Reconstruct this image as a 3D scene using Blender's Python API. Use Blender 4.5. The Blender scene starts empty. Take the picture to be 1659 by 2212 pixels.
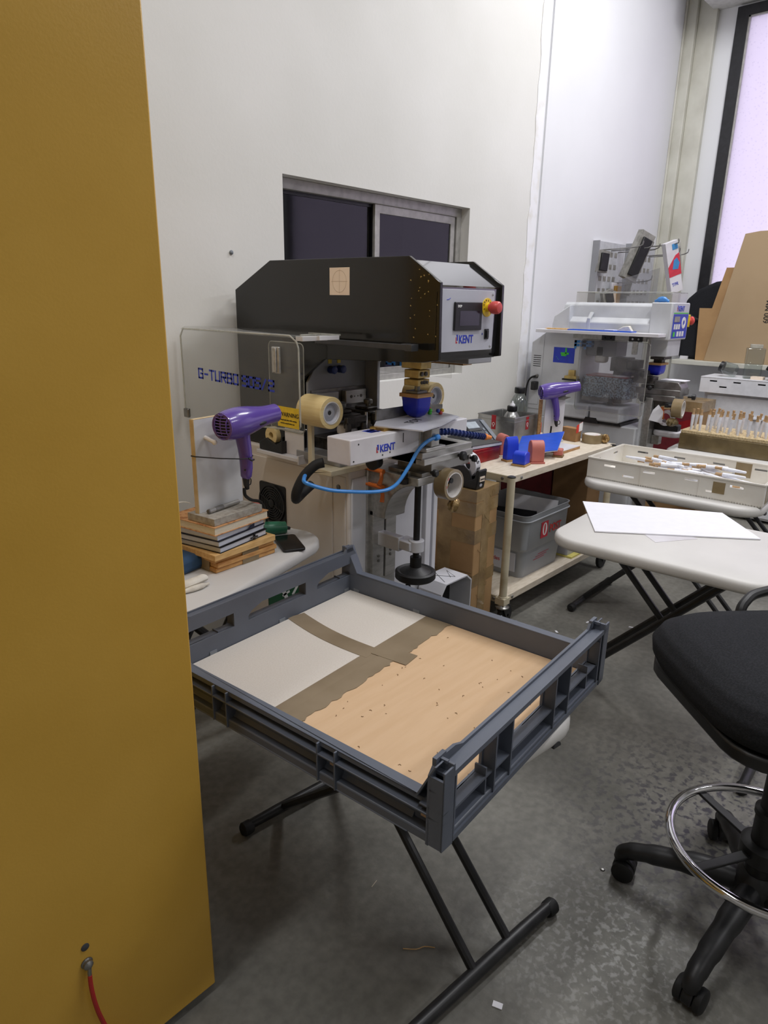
import bpy, bmesh, math, random
from mathutils import Vector, Matrix, geometry
random.seed(11)
sc = bpy.context.scene
COL = sc.collection
PI = math.pi
R = math.radians

# ---------------------------------------------------------------- materials
def lin(c):
    return tuple((x/12.92 if x <= .04045 else ((x+.055)/1.055)**2.4) for x in (v/255 for v in c))
MATS = {}
def mat(name, rgb, rough=.5, metal=0, spec=.5, rgb2=None, nscale=30, ndetail=4, bump=0, bscale=None, coat=0, stretch=None, lo=.4, hi=.65, sub=0):
    """principled surface whose colour wanders between rgb and rgb2 with object-space noise"""
    m = bpy.data.materials.new(name); m.use_nodes = True
    nt = m.node_tree; b = nt.nodes['Principled BSDF']
    b.inputs['Roughness'].default_value = rough; b.inputs['Metallic'].default_value = metal
    b.inputs['Specular IOR Level'].default_value = spec; b.inputs['Coat Weight'].default_value = coat
    if sub:
        b.inputs['Subsurface Weight'].default_value = sub; b.inputs['Subsurface Radius'].default_value = (.01,.01,.01)
    c1 = lin(rgb)
    if rgb2 is None: rgb2 = tuple(max(0, v*.93) for v in rgb)
    tc = nt.nodes.new('ShaderNodeTexCoord'); src = tc.outputs['Object']
    if stretch:
        mp = nt.nodes.new('ShaderNodeMapping'); mp.inputs['Scale'].default_value = stretch
        nt.links.new(src, mp.inputs[0]); src = mp.outputs[0]
    n = nt.nodes.new('ShaderNodeTexNoise'); n.inputs['Scale'].default_value = nscale; n.inputs['Detail'].default_value = ndetail
    nt.links.new(src, n.inputs['Vector'])
    r = nt.nodes.new('ShaderNodeValToRGB'); r.color_ramp.elements[0].position = lo; r.color_ramp.elements[1].position = hi
    r.color_ramp.elements[0].color = c1+(1,); r.color_ramp.elements[1].color = lin(rgb2)+(1,)
    nt.links.new(n.outputs[0], r.inputs[0]); nt.links.new(r.outputs[0], b.inputs['Base Color'])
    if bump:
        n2 = nt.nodes.new('ShaderNodeTexNoise'); n2.inputs['Scale'].default_value = bscale or nscale*4; n2.inputs['Detail'].default_value = 3
        nt.links.new(src, n2.inputs['Vector'])
        bp = nt.nodes.new('ShaderNodeBump'); bp.inputs['Strength'].default_value = bump; bp.inputs['Distance'].default_value = .01
        nt.links.new(n2.outputs[0], bp.inputs['Height']); nt.links.new(bp.outputs[0], b.inputs['Normal'])
    MATS[name] = m
    return m
def clear(name, tint=(235,240,240), refl=.12, haze=0.0, hazec=(200,200,200)):
    """clear sheet plastic: see-through plus a little gloss and a little dust haze"""
    m = bpy.data.materials.new(name); m.use_nodes = True; nt = m.node_tree
    nt.nodes.remove(nt.nodes['Principled BSDF']); out = nt.nodes['Material Output']
    t = nt.nodes.new('ShaderNodeBsdfTransparent'); t.inputs[0].default_value = lin(tint)+(1,)
    g = nt.nodes.new('ShaderNodeBsdfGlossy'); g.inputs['Roughness'].default_value = .06
    d = nt.nodes.new('ShaderNodeBsdfDiffuse'); d.inputs[0].default_value = lin(hazec)+(1,)
    lw = nt.nodes.new('ShaderNodeLayerWeight'); lw.inputs[0].default_value = .5
    pw = nt.nodes.new('ShaderNodeMath'); pw.operation = 'POWER'; pw.inputs[1].default_value = 4; nt.links.new(lw.outputs['Facing'], pw.inputs[0])
    ma = nt.nodes.new('ShaderNodeMath'); ma.operation = 'MULTIPLY_ADD'; ma.inputs[1].default_value = .5; ma.inputs[2].default_value = refl*.2; ma.use_clamp = True
    nt.links.new(pw.outputs[0], ma.inputs[0])
    tc = nt.nodes.new('ShaderNodeTexCoord'); n = nt.nodes.new('ShaderNodeTexNoise'); n.inputs['Scale'].default_value = 14
    n.inputs['Detail'].default_value = 6
    nt.links.new(tc.outputs['Object'], n.inputs['Vector'])
    mh = nt.nodes.new('ShaderNodeMath'); mh.operation = 'MULTIPLY'; mh.inputs[1].default_value = haze*2
    nt.links.new(n.outputs[0], mh.inputs[0])
    m1 = nt.nodes.new('ShaderNodeMixShader'); m2 = nt.nodes.new('ShaderNodeMixShader')
    nt.links.new(mh.outputs[0], m1.inputs[0]); nt.links.new(t.outputs[0], m1.inputs[1]); nt.links.new(d.outputs[0], m1.inputs[2])
    nt.links.new(ma.outputs[0], m2.inputs[0]); nt.links.new(m1.outputs[0], m2.inputs[1]); nt.links.new(g.outputs[0], m2.inputs[2])
    nt.links.new(m2.outputs[0], out.inputs[0])
    MATS[name] = m
    return m

mat('wall warm', (223,222,218), .75, rgb2=(216,215,210), nscale=1.3, bump=.05, bscale=60)
mat('wall cool', (228,229,232), .6, rgb2=(222,223,226), nscale=1.1, bump=.03, bscale=60)
mat('plaster strip', (234,234,237), .7, rgb2=(216,213,204), nscale=9, lo=.5, hi=.75)
mat('trim paint', (208,207,196), .5, rgb2=(190,188,176), nscale=4)
mat('ceiling paint', (215,215,212), .8)
mat('outer wall', (205,204,198), .8)
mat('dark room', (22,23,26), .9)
mat('alu frame', (176,174,170), .4, .3, rgb2=(160,158,154))
mat('black frame', (24,24,27), .35, rgb2=(34,34,38))
mat('yellow paint', (206,163,68), .34, rgb2=(199,156,61), nscale=3, bump=.03, bscale=220, spec=.4)
mat('black gloss', (27,26,24), .12, rgb2=(32,31,29), nscale=8, bump=.004, bscale=160, spec=.5)
mat('black lacquer', (30,30,32), .12, rgb2=(36,36,38), nscale=8, bump=.004, bscale=160, spec=.9, coat=1)
mat('rail paint', (54,55,58), .35, rgb2=(62,63,66))
mat('black satin', (20,20,22), .45, rgb2=(30,30,32))
mat('black rubber', (16,16,17), .65, rgb2=(26,26,27))
mat('black fabric', (38,39,42), .95, rgb2=(48,49,53), nscale=260, bump=.4, bscale=700, spec=.15)
mat('grey plate', (150,151,155), .42, rgb2=(138,139,143), nscale=4)
mat('panel silver', (196,198,208), .4, rgb2=(188,190,200), nscale=3)
mat('beige paint', (224,216,209), .5, rgb2=(216,208,201), nscale=3)
mat('white paint', (214,214,220), .42, rgb2=(196,197,203), nscale=3)
mat('white coat', (224,223,228), .4, rgb2=(206,203,208), nscale=5)
mat('pp white', (206,208,212), .45, rgb2=(188,190,194), nscale=5)
mat('steel', (150,149,146), .35, .85, rgb2=(112,110,107), nscale=14)
mat('alu', (182,181,178), .38, .7, rgb2=(164,163,160), nscale=12, stretch=(1,6,6))
mat('chrome', (225,225,228), .08, 1.0)
mat('ink metal', (92,88,84), .4, .6, rgb2=(45,42,40), nscale=26)
mat('ink splash', (158,176,190), .35, .2, rgb2=(62,60,64), nscale=95, ndetail=8, lo=.44, hi=.58)
mat('gold anodised', (206,180,112), .4, .4, rgb2=(176,150,92))
mat('ply', (181,142,92), .6, rgb2=(150,112,70), nscale=18, stretch=(1,1,9))
mat('blue silicone', (18,34,178), .35, rgb2=(14,28,160), nscale=6, spec=.5)
mat('blue pad', (30,66,212), .33, rgb2=(25,57,196), nscale=6)
mat('pink silicone', (196,114,102), .5, rgb2=(186,104,93), nscale=6)
mat('navy plastic', (24,46,110), .35)
mat('blue plastic', (44,74,176), .4)
mat('hose blue', (62,142,224), .3)
mat('orange plastic', (214,112,42), .45)
mat('orange tip', (240,142,62), .45)
mat('red plastic', (198,50,46), .35)
mat('red button', (214,82,78), .4)
mat('yellow plastic', (234,200,40), .45)
mat('yellow folder', (226,214,120), .5)
mat('screen', (20,19,24), .12, rgb2=(34,32,40), nscale=30)
mat('ink blue', (40,62,190), .5)
mat('sky lettering', (62,140,214), .5)
mat('mark red', (196,44,60), .5)
mat('letter black', (30,30,32), .5)
mat('letter white', (235,235,235), .5)
mat('tape cream', (236,214,158), .45, rgb2=(226,200,140), nscale=8, stretch=(1,1,14), spec=.5)
mat('tape brown', (150,132,100), .22, rgb2=(128,110,80), nscale=9, spec=.6)
mat('tape brown flat', (138,123,101), .35, rgb2=(128,113,91), nscale=9, spec=.5)
mat('tape shiny', (132,108,74), .16, rgb2=(176,148,104), nscale=9, bump=.5, bscale=15, spec=.7, lo=.35, hi=.7)
mat('paper core', (222,218,214), .6, rgb2=(226,150,150), nscale=40, lo=.62, hi=.66)
mat('cardboard', (178,142,98), .8, rgb2=(164,128,86), nscale=5, bump=.06, bscale=90)
mat('cardboard dark', (140,108,72), .8, rgb2=(120,92,60), nscale=5)
mat('cardboard tan', (204,173,138), .85, rgb2=(199,167,131), nscale=5, bump=.05, bscale=50, stretch=(1,9,1))
mat('cardboard big', (174,150,118), .85, rgb2=(164,140,108), nscale=2)
mat('greyboard', (206,200,192), .9, rgb2=(200,193,184), nscale=260, ndetail=4)
mat('crate grey', (92,98,110), .42, rgb2=(84,89,100), nscale=5, bump=.02, bscale=90)
mat('table plastic', (210,208,205), .5, rgb2=(203,201,198), nscale=4, bump=.02, bscale=160)
mat('leg paint', (26,26,28), .4, rgb2=(36,36,38))
mat('purple plastic', (96,74,158), .22, rgb2=(90,68,150), nscale=3, coat=.3)
mat('particle board', (170,166,158), .8, rgb2=(146,140,130), nscale=70)
mat('melamine', (206,208,212), .5, rgb2=(192,194,199), nscale=7)
mat('edge tape', (204,184,148), .6, rgb2=(190,168,130))
mat('cork', (202,152,104), .9, rgb2=(166,110,66), nscale=60, lo=.5, hi=.62)
mat('pages', (228,220,200), .8, rgb2=(212,202,180), nscale=60, stretch=(1,1,20))
mat('pages white', (214,218,230), .7, rgb2=(196,202,216), nscale=60, stretch=(1,1,20))
mat('notebook navy', (34,40,66), .5)
mat('pine', (222,182,122), .55, rgb2=(204,160,98), nscale=10, stretch=(2,12,12))
mat('pine old', (206,158,96), .6, rgb2=(182,130,74), nscale=10, stretch=(2,12,12))
mat('green plastic', (48,112,84), .35)
mat('phone black', (14,14,16), .15)
mat('white cloth', (226,222,212), .9, rgb2=(208,202,190), nscale=30)
mat('white paper', (238,238,244), .7, rgb2=(232,232,240))
mat('foam board', (236,236,243), .6, rgb2=(233,233,240))
mat('blue cloth', (52,84,120), .8)
mat('cream paint', (208,198,172), .5, rgb2=(182,168,138), nscale=12, lo=.5, hi=.72)
mat('cream wood', (222,211,193), .6, rgb2=(208,195,174), nscale=9, stretch=(2,8,8))
mat('tin red', (160,34,34), .3, .3, rgb2=(126,22,26), nscale=16)
mat('tin metal', (176,176,174), .3, .75, rgb2=(128,128,126), nscale=8)
mat('book black', (22,22,25), .3)
mat('phone grey', (62,66,74), .4, rgb2=(54,58,66))
mat('phone key', (120,126,134), .5)
mat('lcd', (176,186,194), .3)
mat('folder blue', (28,84,206), .4)
mat('carton brown', (166,126,84), .8)
mat('carton red', (222,60,44), .5)
mat('post grey', (160,163,168), .45, rgb2=(148,151,156), nscale=4)
mat('red box', (112,24,34), .6, rgb2=(96,18,28))
mat('bottle black', (20,20,22), .4)
mat('tray plastic', (232,229,222), .5, rgb2=(222,217,207), nscale=6, sub=.1)
mat('drawer white', (222,224,230), .45, rgb2=(214,216,222))
mat('peg white', (236,238,246), .45, rgb2=(222,224,234))
mat('peg wood', (188,156,116), .6, rgb2=(166,132,94), nscale=40)
mat('foam block', (206,186,148), .9, rgb2=(180,158,118), nscale=120, lo=.45, hi=.6, bump=.5, bscale=160)
mat('wrap dark', (120,104,72), .25, rgb2=(92,78,52), nscale=9, bump=.2, bscale=24)
mat('foil', (196,168,120), .22, .6, rgb2=(120,92,56), nscale=40, bump=.5, bscale=60)
mat('pegboard', (196,198,202), .5, rgb2=(184,186,190))
mat('shadow slot', (60,60,62), .8)
mat('pack grey', (150,148,142), .4, rgb2=(120,118,112), nscale=30)
mat('pack red', (214,52,72), .4)
mat('pack blue', (60,140,200), .4)
mat('card cream', (240,222,203), .8, rgb2=(235,215,195), nscale=9)
mat('pencil line', (176,150,128), .8)
mat('red wire', (168,34,34), .45)
mat('ribbon red', (176,28,40), .5)
mat('green dot', (70,200,60), .5)
mat('sign green', (26,84,52), .5)
mat('wood raw', (186,146,100), .7, rgb2=(160,118,76), nscale=12, stretch=(8,2,8))
mat('brass', (186,150,80), .3, .8)
mat('wheel grey', (58,60,64), .5)
clear('acrylic', (250,250,249), .15, .02, (205,203,198))
clear('acrylic edge', (228,230,226), .3, .35, (225,224,216))
clear('acrylic dusty', (236,236,238), .2, .09, (190,188,190))
clear('glass clear', (230,234,232), .5, .05, (215,218,220))
clear('window glass', (150,152,158), .25, .02, (60,62,66))

# concrete: blotchy, with scuffed pale and dark patches
def concrete():
    m = bpy.data.materials.new('concrete'); m.use_nodes = True; nt = m.node_tree; b = nt.nodes['Principled BSDF']
    tc = nt.nodes.new('ShaderNodeNewGeometry')
    def noise(s, d, dist=0):
        n = nt.nodes.new('ShaderNodeTexNoise'); n.inputs['Scale'].default_value = s; n.inputs['Detail'].default_value = d
        n.inputs['Distortion'].default_value = dist; nt.links.new(tc.outputs['Position'], n.inputs['Vector']); return n
    def ramp(src, stops):
        r = nt.nodes.new('ShaderNodeValToRGB'); e = r.color_ramp.elements
        e[0].position, e[0].color = stops[0][0], stops[0][1]; e[1].position, e[1].color = stops[1][0], stops[1][1]
        for p, c in stops[2:]: x = e.new(p); x.color = c
        nt.links.new(src, r.inputs[0]); return r
    def mix(f, a, c):
        x = nt.nodes.new('ShaderNodeMix'); x.data_type = 'RGBA'; nt.links.new(f, x.inputs[0]); nt.links.new(a, x.inputs[6])
        if isinstance(c, tuple): x.inputs[7].default_value = c
        else: nt.links.new(c, x.inputs[7])
        return x.outputs[2]
    base = ramp(noise(1.6, 8, .6).outputs[0], [(.3, lin((98,97,91))+(1,)), (.7, lin((144,142,134))+(1,))])
    fine = ramp(noise(38, 10).outputs[0], [(.35, (.75,.75,.75,1)), (.65, (1.1,1.1,1.1,1))])
    mul = nt.nodes.new('ShaderNodeMix'); mul.data_type = 'RGBA'; mul.blend_type = 'MULTIPLY'; mul.inputs[0].default_value = .7
    nt.links.new(base.outputs[0], mul.inputs[6]); nt.links.new(fine.outputs[0], mul.inputs[7])
    col = mul.outputs[2]
    # worn area to the right of the near table: pale flakes, then dark stains beside the stool
    def area(c, r0, r1):
        s = nt.nodes.new('ShaderNodeVectorMath'); s.operation = 'DISTANCE'; s.inputs[1].default_value = c
        nt.links.new(tc.outputs['Position'], s.inputs[0])
        mr = nt.nodes.new('ShaderNodeMapRange'); mr.inputs[1].default_value = r0; mr.inputs[2].default_value = r1
        mr.inputs[3].default_value = 1; mr.inputs[4].default_value = 0
        nt.links.new(s.outputs['Value'], mr.inputs[0]); return mr.outputs[0]
    def times(a, c):
        x = nt.nodes.new('ShaderNodeMath'); x.operation = 'MULTIPLY'; nt.links.new(a, x.inputs[0]); nt.links.new(c, x.inputs[1]); return x.outputs[0]
    pale = ramp(noise(62, 10, .3).outputs[0], [(.50, (0,0,0,1)), (.62, (.75,.75,.75,1))])
    col = mix(times(pale.outputs[0], area((1.33,.44,0), .04, .34)), col, lin((166,166,163))+(1,))
    dark = ramp(noise(42, 8, .3).outputs[0], [(.50, (0,0,0,1)), (.60, (1,1,1,1))])
    col = mix(times(dark.outputs[0], area((1.95,.35,0), .15, .6)), col, lin((76,74,80))+(1,))
    nt.links.new(col, b.inputs['Base Color'])
    b.inputs['Roughness'].default_value = .48; b.inputs['Specular IOR Level'].default_value = .35
    rr = nt.nodes.new('ShaderNodeMapRange'); rr.inputs[3].default_value = .36; rr.inputs[4].default_value = .62
    nt.links.new(noise(5, 6).outputs[0], rr.inputs[0]); nt.links.new(rr.outputs[0], b.inputs['Roughness'])
    bp = nt.nodes.new('ShaderNodeBump'); bp.inputs['Strength'].default_value = .12; bp.inputs['Distance'].default_value = .01
    nt.links.new(noise(60, 6).outputs[0], bp.inputs['Height']); nt.links.new(bp.outputs[0], b.inputs['Normal'])
    MATS['concrete'] = m
concrete()
def frosted():
    m = bpy.data.materials.new('frosted pane'); m.use_nodes = True; nt = m.node_tree
    nt.nodes.remove(nt.nodes['Principled BSDF']); out = nt.nodes['Material Output']
    t = nt.nodes.new('ShaderNodeBsdfTranslucent'); t.inputs[0].default_value = lin((250,243,255))+(1,)
    g = nt.nodes.new('ShaderNodeBsdfGlossy'); g.inputs['Roughness'].default_value = .3
    mx = nt.nodes.new('ShaderNodeMixShader'); mx.inputs[0].default_value = .06
    tc = nt.nodes.new('ShaderNodeTexCoord'); v = nt.nodes.new('ShaderNodeTexVoronoi'); v.inputs['Scale'].default_value = 45
    nt.links.new(tc.outputs['Object'], v.inputs['Vector'])
    r = nt.nodes.new('ShaderNodeValToRGB'); r.color_ramp.elements[0].position = .08; r.color_ramp.elements[1].position = .3
    r.color_ramp.elements[0].color = lin((236,230,244))+(1,); r.color_ramp.elements[1].color = lin((250,244,255))+(1,)
    nt.links.new(v.outputs['Distance'], r.inputs[0]); nt.links.new(r.outputs[0], t.inputs[0])
    nt.links.new(t.outputs[0], mx.inputs[1]); nt.links.new(g.outputs[0], mx.inputs[2]); nt.links.new(mx.outputs[0], out.inputs[0])
    MATS['frosted pane'] = m
frosted()

# ---------------------------------------------------------------- mesh builder
def frame(d):
    d = Vector(d).normalized()
    a = Vector((0,0,1)) if abs(d.z) < .9 else Vector((1,0,0))
    x = a.cross(d).normalized(); y = d.cross(x)
    return x, y, d
class MB:
    def __init__(s, T=None):
        s.v = []; s.f = []; s.mi = []; s.cur = 0; s.T = T or Matrix.Identity(4)
    def add(s, vs, fs):
        o = len(s.v); s.v += [s.T @ Vector(p) for p in vs]
        for f in fs: s.f.append(tuple(i+o for i in f)); s.mi.append(s.cur)
        return s
    def box(s, a, b):
        x0,y0,z0 = (min(a[i],b[i]) for i in range(3)); x1,y1,z1 = (max(a[i],b[i]) for i in range(3))
        return s.add([(x0,y0,z0),(x1,y0,z0),(x1,y1,z0),(x0,y1,z0),(x0,y0,z1),(x1,y0,z1),(x1,y1,z1),(x0,y1,z1)],
                     [(0,3,2,1),(4,5,6,7),(0,1,5,4),(1,2,6,5),(2,3,7,6),(3,0,4,7)])
    def lathe(s, prof, o, d=(0,0,1), n=24, caps=True):
        x,y,w = frame(d); o = Vector(o); vs = []; fs = []; k = len(prof)
        for r,h in prof:
            for j in range(n):
                a = 2*PI*j/n; vs.append(o + x*(r*math.cos(a)) + y*(r*math.sin(a)) + w*h)
        for i in range(k-1):
            for j in range(n):
                fs.append((i*n+j, i*n+(j+1)%n, (i+1)*n+(j+1)%n, (i+1)*n+j))
        if caps:
            fs.append(tuple(range(n-1,-1,-1))); fs.append(tuple((k-1)*n+j for j in range(n)))
        return s.add(vs, fs)
    def cyl(s, p, q, r0, r1=None, n=16):
        p = Vector(p); q = Vector(q); L = (q-p).length
        return s.lathe([(r0,0),(r0 if r1 is None else r1, L)], p, q-p, n)
    def ring(s, o, d, ro, ri, w, n=32):     # hollow cylinder from o along d
        return s.lathe([(ri,0),(ro,0),(ro,w),(ri,w),(ri,0)], o, d, n, caps=False)
    def tube(s, pts, r, n=8, closed=False, smooth=0, flat=None):
        P = [Vector(p) for p in pts]
        if smooth:
            Q = []; m = len(P)
            rng = range(m) if closed else range(m-1)
            for i in rng:
                p0 = P[i-1] if (i or closed) else P[0]; p1 = P[i]; p2 = P[(i+1)%m]; p3 = P[(i+2)%m] if (closed or i+2 < m) else P[-1]
                for k in range(smooth):
                    t = k/smooth
                    Q.append(.5*((2*p1)+(p2-p0)*t+(2*p0-5*p1+4*p2-p3)*t*t+(3*p1-p0-3*p2+p3)*t**3))
            if not closed: Q.append(P[-1])
            P = Q
        m = len(P); rr = r if isinstance(r, (list,tuple)) else [r]*m
        if len(rr) != m: rr = [rr[0]+(rr[-1]-rr[0])*i/(m-1) if len(rr) == 2 else rr[min(len(rr)-1, int(i*(len(rr)-1)/(m-1)+.5))] for i in range(m)]
        vs = []; x = None
        for i in range(m):
            if closed: d = (P[(i+1)%m]-P[i-1])
            else: d = P[min(i+1,m-1)]-P[max(i-1,0)]
            d.normalize()
            if x is None: x,_,_ = frame(d)
            x = (x - d*x.dot(d)).normalized(); y = d.cross(x)
            for j in range(n):
                a = 2*PI*j/n; ca, sa = math.cos(a), math.sin(a)
                if flat: sa *= flat
                vs.append(P[i]+x*(rr[i]*ca)+y*(rr[i]*sa))
        fs = []
        for i in range(m if closed else m-1):
            k = (i+1)%m
            for j in range(n): fs.append((i*n+j, i*n+(j+1)%n, k*n+(j+1)%n, k*n+j))
        if not closed:
            fs.append(tuple(range(n-1,-1,-1))); fs.append(tuple((m-1)*n+j for j in range(n)))
        return s.add(vs, fs)
    def prism(s, poly, o, u, v, depth, holes=()):
        """2D polygon (with holes) in the frame o,u,v pushed by the vector depth"""
        o = Vector(o); u = Vector(u); v = Vector(v); dp = Vector(depth)
        loops = [list(poly)]+[list(h) for h in holes]; flat = [p for l in loops for p in l]; n = len(flat)
        V = [o+u*p[0]+v*p[1] for p in flat]; V += [p+dp for p in V]
        if holes: tris = geometry.tessellate_polygon([[Vector((p[0],p[1],0)) for p in l] for l in loops])
        else: tris = [tuple(range(n))]
        fs = [tuple(t) for t in tris]+[tuple(i+n for i in reversed(t)) for t in tris]
        k = 0
        for l in loops:
            m = len(l)
            for i in range(m): fs.append((k+i, k+(i+1)%m, n+k+(i+1)%m, n+k+i))
            k += m
        return s.add(V, fs)
    def grid(s, fn, nu, nv, closeu=False):
        vs = [fn(i/(nu if closeu else nu-1), j/(nv-1)) for j in range(nv) for i in range(nu)]; fs = []
        for j in range(nv-1):
            for i in range(nu if closeu else nu-1):
                k = (i+1)%nu; fs.append((j*nu+i, j*nu+k, (j+1)*nu+k, (j+1)*nu+i))
        return s.add(vs, fs)
    def ball(s, c, r, n=16):
        r = r if isinstance(r,(tuple,list)) else (r,r,r); c = Vector(c)
        pr = []
        return s.grid(lambda u,t: c+Vector((r[0]*math.sin(PI*t)*math.cos(2*PI*u), r[1]*math.sin(PI*t)*math.sin(2*PI*u), r[2]*math.cos(PI*t))), n, n//2+1, True)
    def build(s, name, m, parent=None, bevel=0, seg=2, smooth=35, solid=0):
        Mw = WORLD.get(parent.name, Matrix.Identity(4)) if parent else None
        if parent is None:
            lo = [min(p[i] for p in s.v) for i in range(3)]; hi = [max(p[i] for p in s.v) for i in range(3)]
            Mw = Matrix.Translation(((lo[0]+hi[0])/2, (lo[1]+hi[1])/2, lo[2]))
        inv = Mw.inverted()
        me = bpy.data.meshes.new(name); me.from_pydata([tuple(inv @ p) for p in s.v], [], s.f)
        for mm in (m if isinstance(m,(list,tuple)) else [m]): me.materials.append(MATS[mm])
        for p, k in zip(me.polygons, s.mi): p.material_index = k
        bm = bmesh.new(); bm.from_mesh(me); bmesh.ops.remove_doubles(bm, verts=bm.verts, dist=1e-6)
        bmesh.ops.recalc_face_normals(bm, faces=bm.faces); bm.to_mesh(me); bm.free()
        if smooth:
            me.shade_smooth(); me.set_sharp_from_angle(angle=R(smooth))
        o = bpy.data.objects.new(name, me); COL.objects.link(o)
        if parent: o.parent = parent; WORLD[o.name] = Mw
        else: o.matrix_world = Mw; WORLD[o.name] = Mw
        if bevel:
            b = o.modifiers.new('bevel','BEVEL'); b.width = bevel; b.segments = seg; b.limit_method = 'ANGLE'; b.angle_limit = R(40); b.harden_normals = False
        return o
WORLD = {}
def tag(o, label, cat, group=None, kind=None):
    o['label'] = label; o['category'] = cat
    if group: o['group'] = group
    if kind: o['kind'] = kind
    return o
def thing(name, label, cat, loc, rz=0, group=None):
    o = bpy.data.objects.new(name, None); COL.objects.link(o); o.empty_display_size = .05
    o.location = loc; o.rotation_euler = (0,0,rz)
    WORLD[o.name] = Matrix.Translation(loc) @ Matrix.Rotation(rz, 4, 'Z')
    return tag(o, label, cat, group)
def struct(o):
    o['kind'] = 'structure'; return o
def TR(loc, rz=0): return Matrix.Translation(loc) @ Matrix.Rotation(rz,4,'Z')
def copytree(src, name_label=None):
    c = src.copy(); COL.objects.link(c)
    for ch in src.children:
        k = ch.copy(); COL.objects.link(k); k.parent = c
        for g in ch.children:
            q = g.copy(); COL.objects.link(q); q.parent = k
    if name_label: c['label'] = name_label
    return c
DG = None
def text(body, name, m, parent, o, u, v, size, depth=.0006, bold=0, sx=1, align='LEFT', shear=0):
    cu = bpy.data.curves.new('t','FONT'); cu.body = body; cu.size = size; cu.offset = bold; cu.extrude = depth; cu.align_x = align; cu.shear = shear
    ob = bpy.data.objects.new('t', cu); COL.objects.link(ob)
    dg = bpy.context.evaluated_depsgraph_get(); dg.update(); me = bpy.data.meshes.new_from_object(ob.evaluated_get(dg))
    bpy.data.objects.remove(ob); bpy.data.curves.remove(cu)
    u = Vector(u).normalized(); v = Vector(v).normalized(); w = u.cross(v)
    M = Matrix(((u.x*sx,v.x,w.x,o[0]),(u.y*sx,v.y,w.y,o[1]),(u.z*sx,v.z,w.z,o[2]),(0,0,0,1)))
    me.transform(WORLD[parent.name].inverted() @ M); me.name = name; me.materials.clear(); me.materials.append(MATS[m])
    ob = bpy.data.objects.new(name, me); COL.objects.link(ob); ob.parent = parent; WORLD[ob.name] = WORLD[parent.name]
    return ob
# squared stroke lettering (extended technical capitals)
STK = {'G':[[(1,.8),(1,1),(0,1),(0,0),(1,0),(1,.5),(.55,.5)]], '-':[[(.1,.5),(.8,.5)]], 'T':[[(0,1),(1,1)],[(.5,1),(.5,0)]],
 'U':[[(0,1),(0,0),(1,0),(1,1)]], 'R':[[(0,0),(0,1),(1,1),(1,.5),(0,.5)],[(.55,.5),(1,0)]], 'B':[[(0,0),(0,1),(.92,1),(.92,.52),(0,.52)],[(.92,.52),(1,.45),(1,0),(0,0)]],
 'O':[[(0,0),(0,1),(1,1),(1,0),(0,0)]], '0':[[(0,0),(0,1),(1,1),(1,0),(0,0)]], '9':[[(1,.5),(0,.5),(0,1),(1,1),(1,0),(0,0)]], '5':[[(1,1),(0,1),(0,.55),(1,.55),(1,0),(0,0)]],
 '/':[[(0,0),(.8,1)]], '2':[[(0,1),(1,1),(1,.5),(0,.5),(0,0),(1,0)]], 'P':[[(0,0),(0,1),(1,1),(1,.42),(0,.42)]], 'L':[[(0,1),(0,0),(1,0)]], 'A':[[(0,0),(0,1),(1,1),(1,0)],[(0,.45),(1,.45)]], 'I':[[(.5,0),(.5,1)]]}
def strokes(body, name, m, parent, o, u, v, h, w, gap, th):
    mb = MB(); u = Vector(u); v = Vector(v); n = u.cross(v); o = Vector(o); x = 0
    for ch in body:
        if ch == ' ': x += w*.6; continue
        for line in STK[ch]:
            for (a,b),(c,d) in zip(line, line[1:]):
                p = Vector((x+a*w, b*h)); q = Vector((x+c*w, d*h)); t = (q-p).normalized(); s = Vector((-t.y,t.x))*th/2; p -= t*th/2; q += t*th/2
                mb.prism([(z.x,z.y) for z in (p-s,q-s,q+s,p+s)], o, u, v, n*.0006)
        x += w+gap if ch != '-' else w*.9+gap
    return mb.build(name, m, parent, smooth=0)
def rrect(w, h, r, n=5, cx=0, cy=0):
    pts = []
    for (sx,sy,a0) in ((1,-1,-90),(1,1,0),(-1,1,90),(-1,-1,180)):
        for i in range(n+1):
            a = R(a0+90*i/n); pts.append((cx+sx*(w/2-r)+r*math.cos(a), cy+sy*(h/2-r)+r*math.sin(a)))
    return pts
def mark(parent, o, u, v, h, name='logo_mark'):      # the small stepped red and blue mark left of the maker's name
    mb = MB(); n = Vector(u).cross(Vector(v))*.0006
    mb.prism([(0,0),(.3*h,0),(.3*h,.18*h),(.12*h,.18*h),(.12*h,.72*h),(0,.72*h)], o, u, v, n); mb.cur = 1
    mb.prism([(.2*h,.3*h),(.42*h,.3*h),(.42*h,h),(.1*h,h),(.1*h,.82*h),(.2*h,.82*h)], o, u, v, n)
    return mb.build(name, ['mark red','ink blue'], parent, smooth=0)
X, Y, Z = Vector((1,0,0)), Vector((0,1,0)), Vector((0,0,1))
# ================================================================ the room
WY = 2.42
mb = MB(); mb.box((-3,-5,-.1),(6.4,3.6,0)); struct(mb.build('floor','concrete'))
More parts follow.
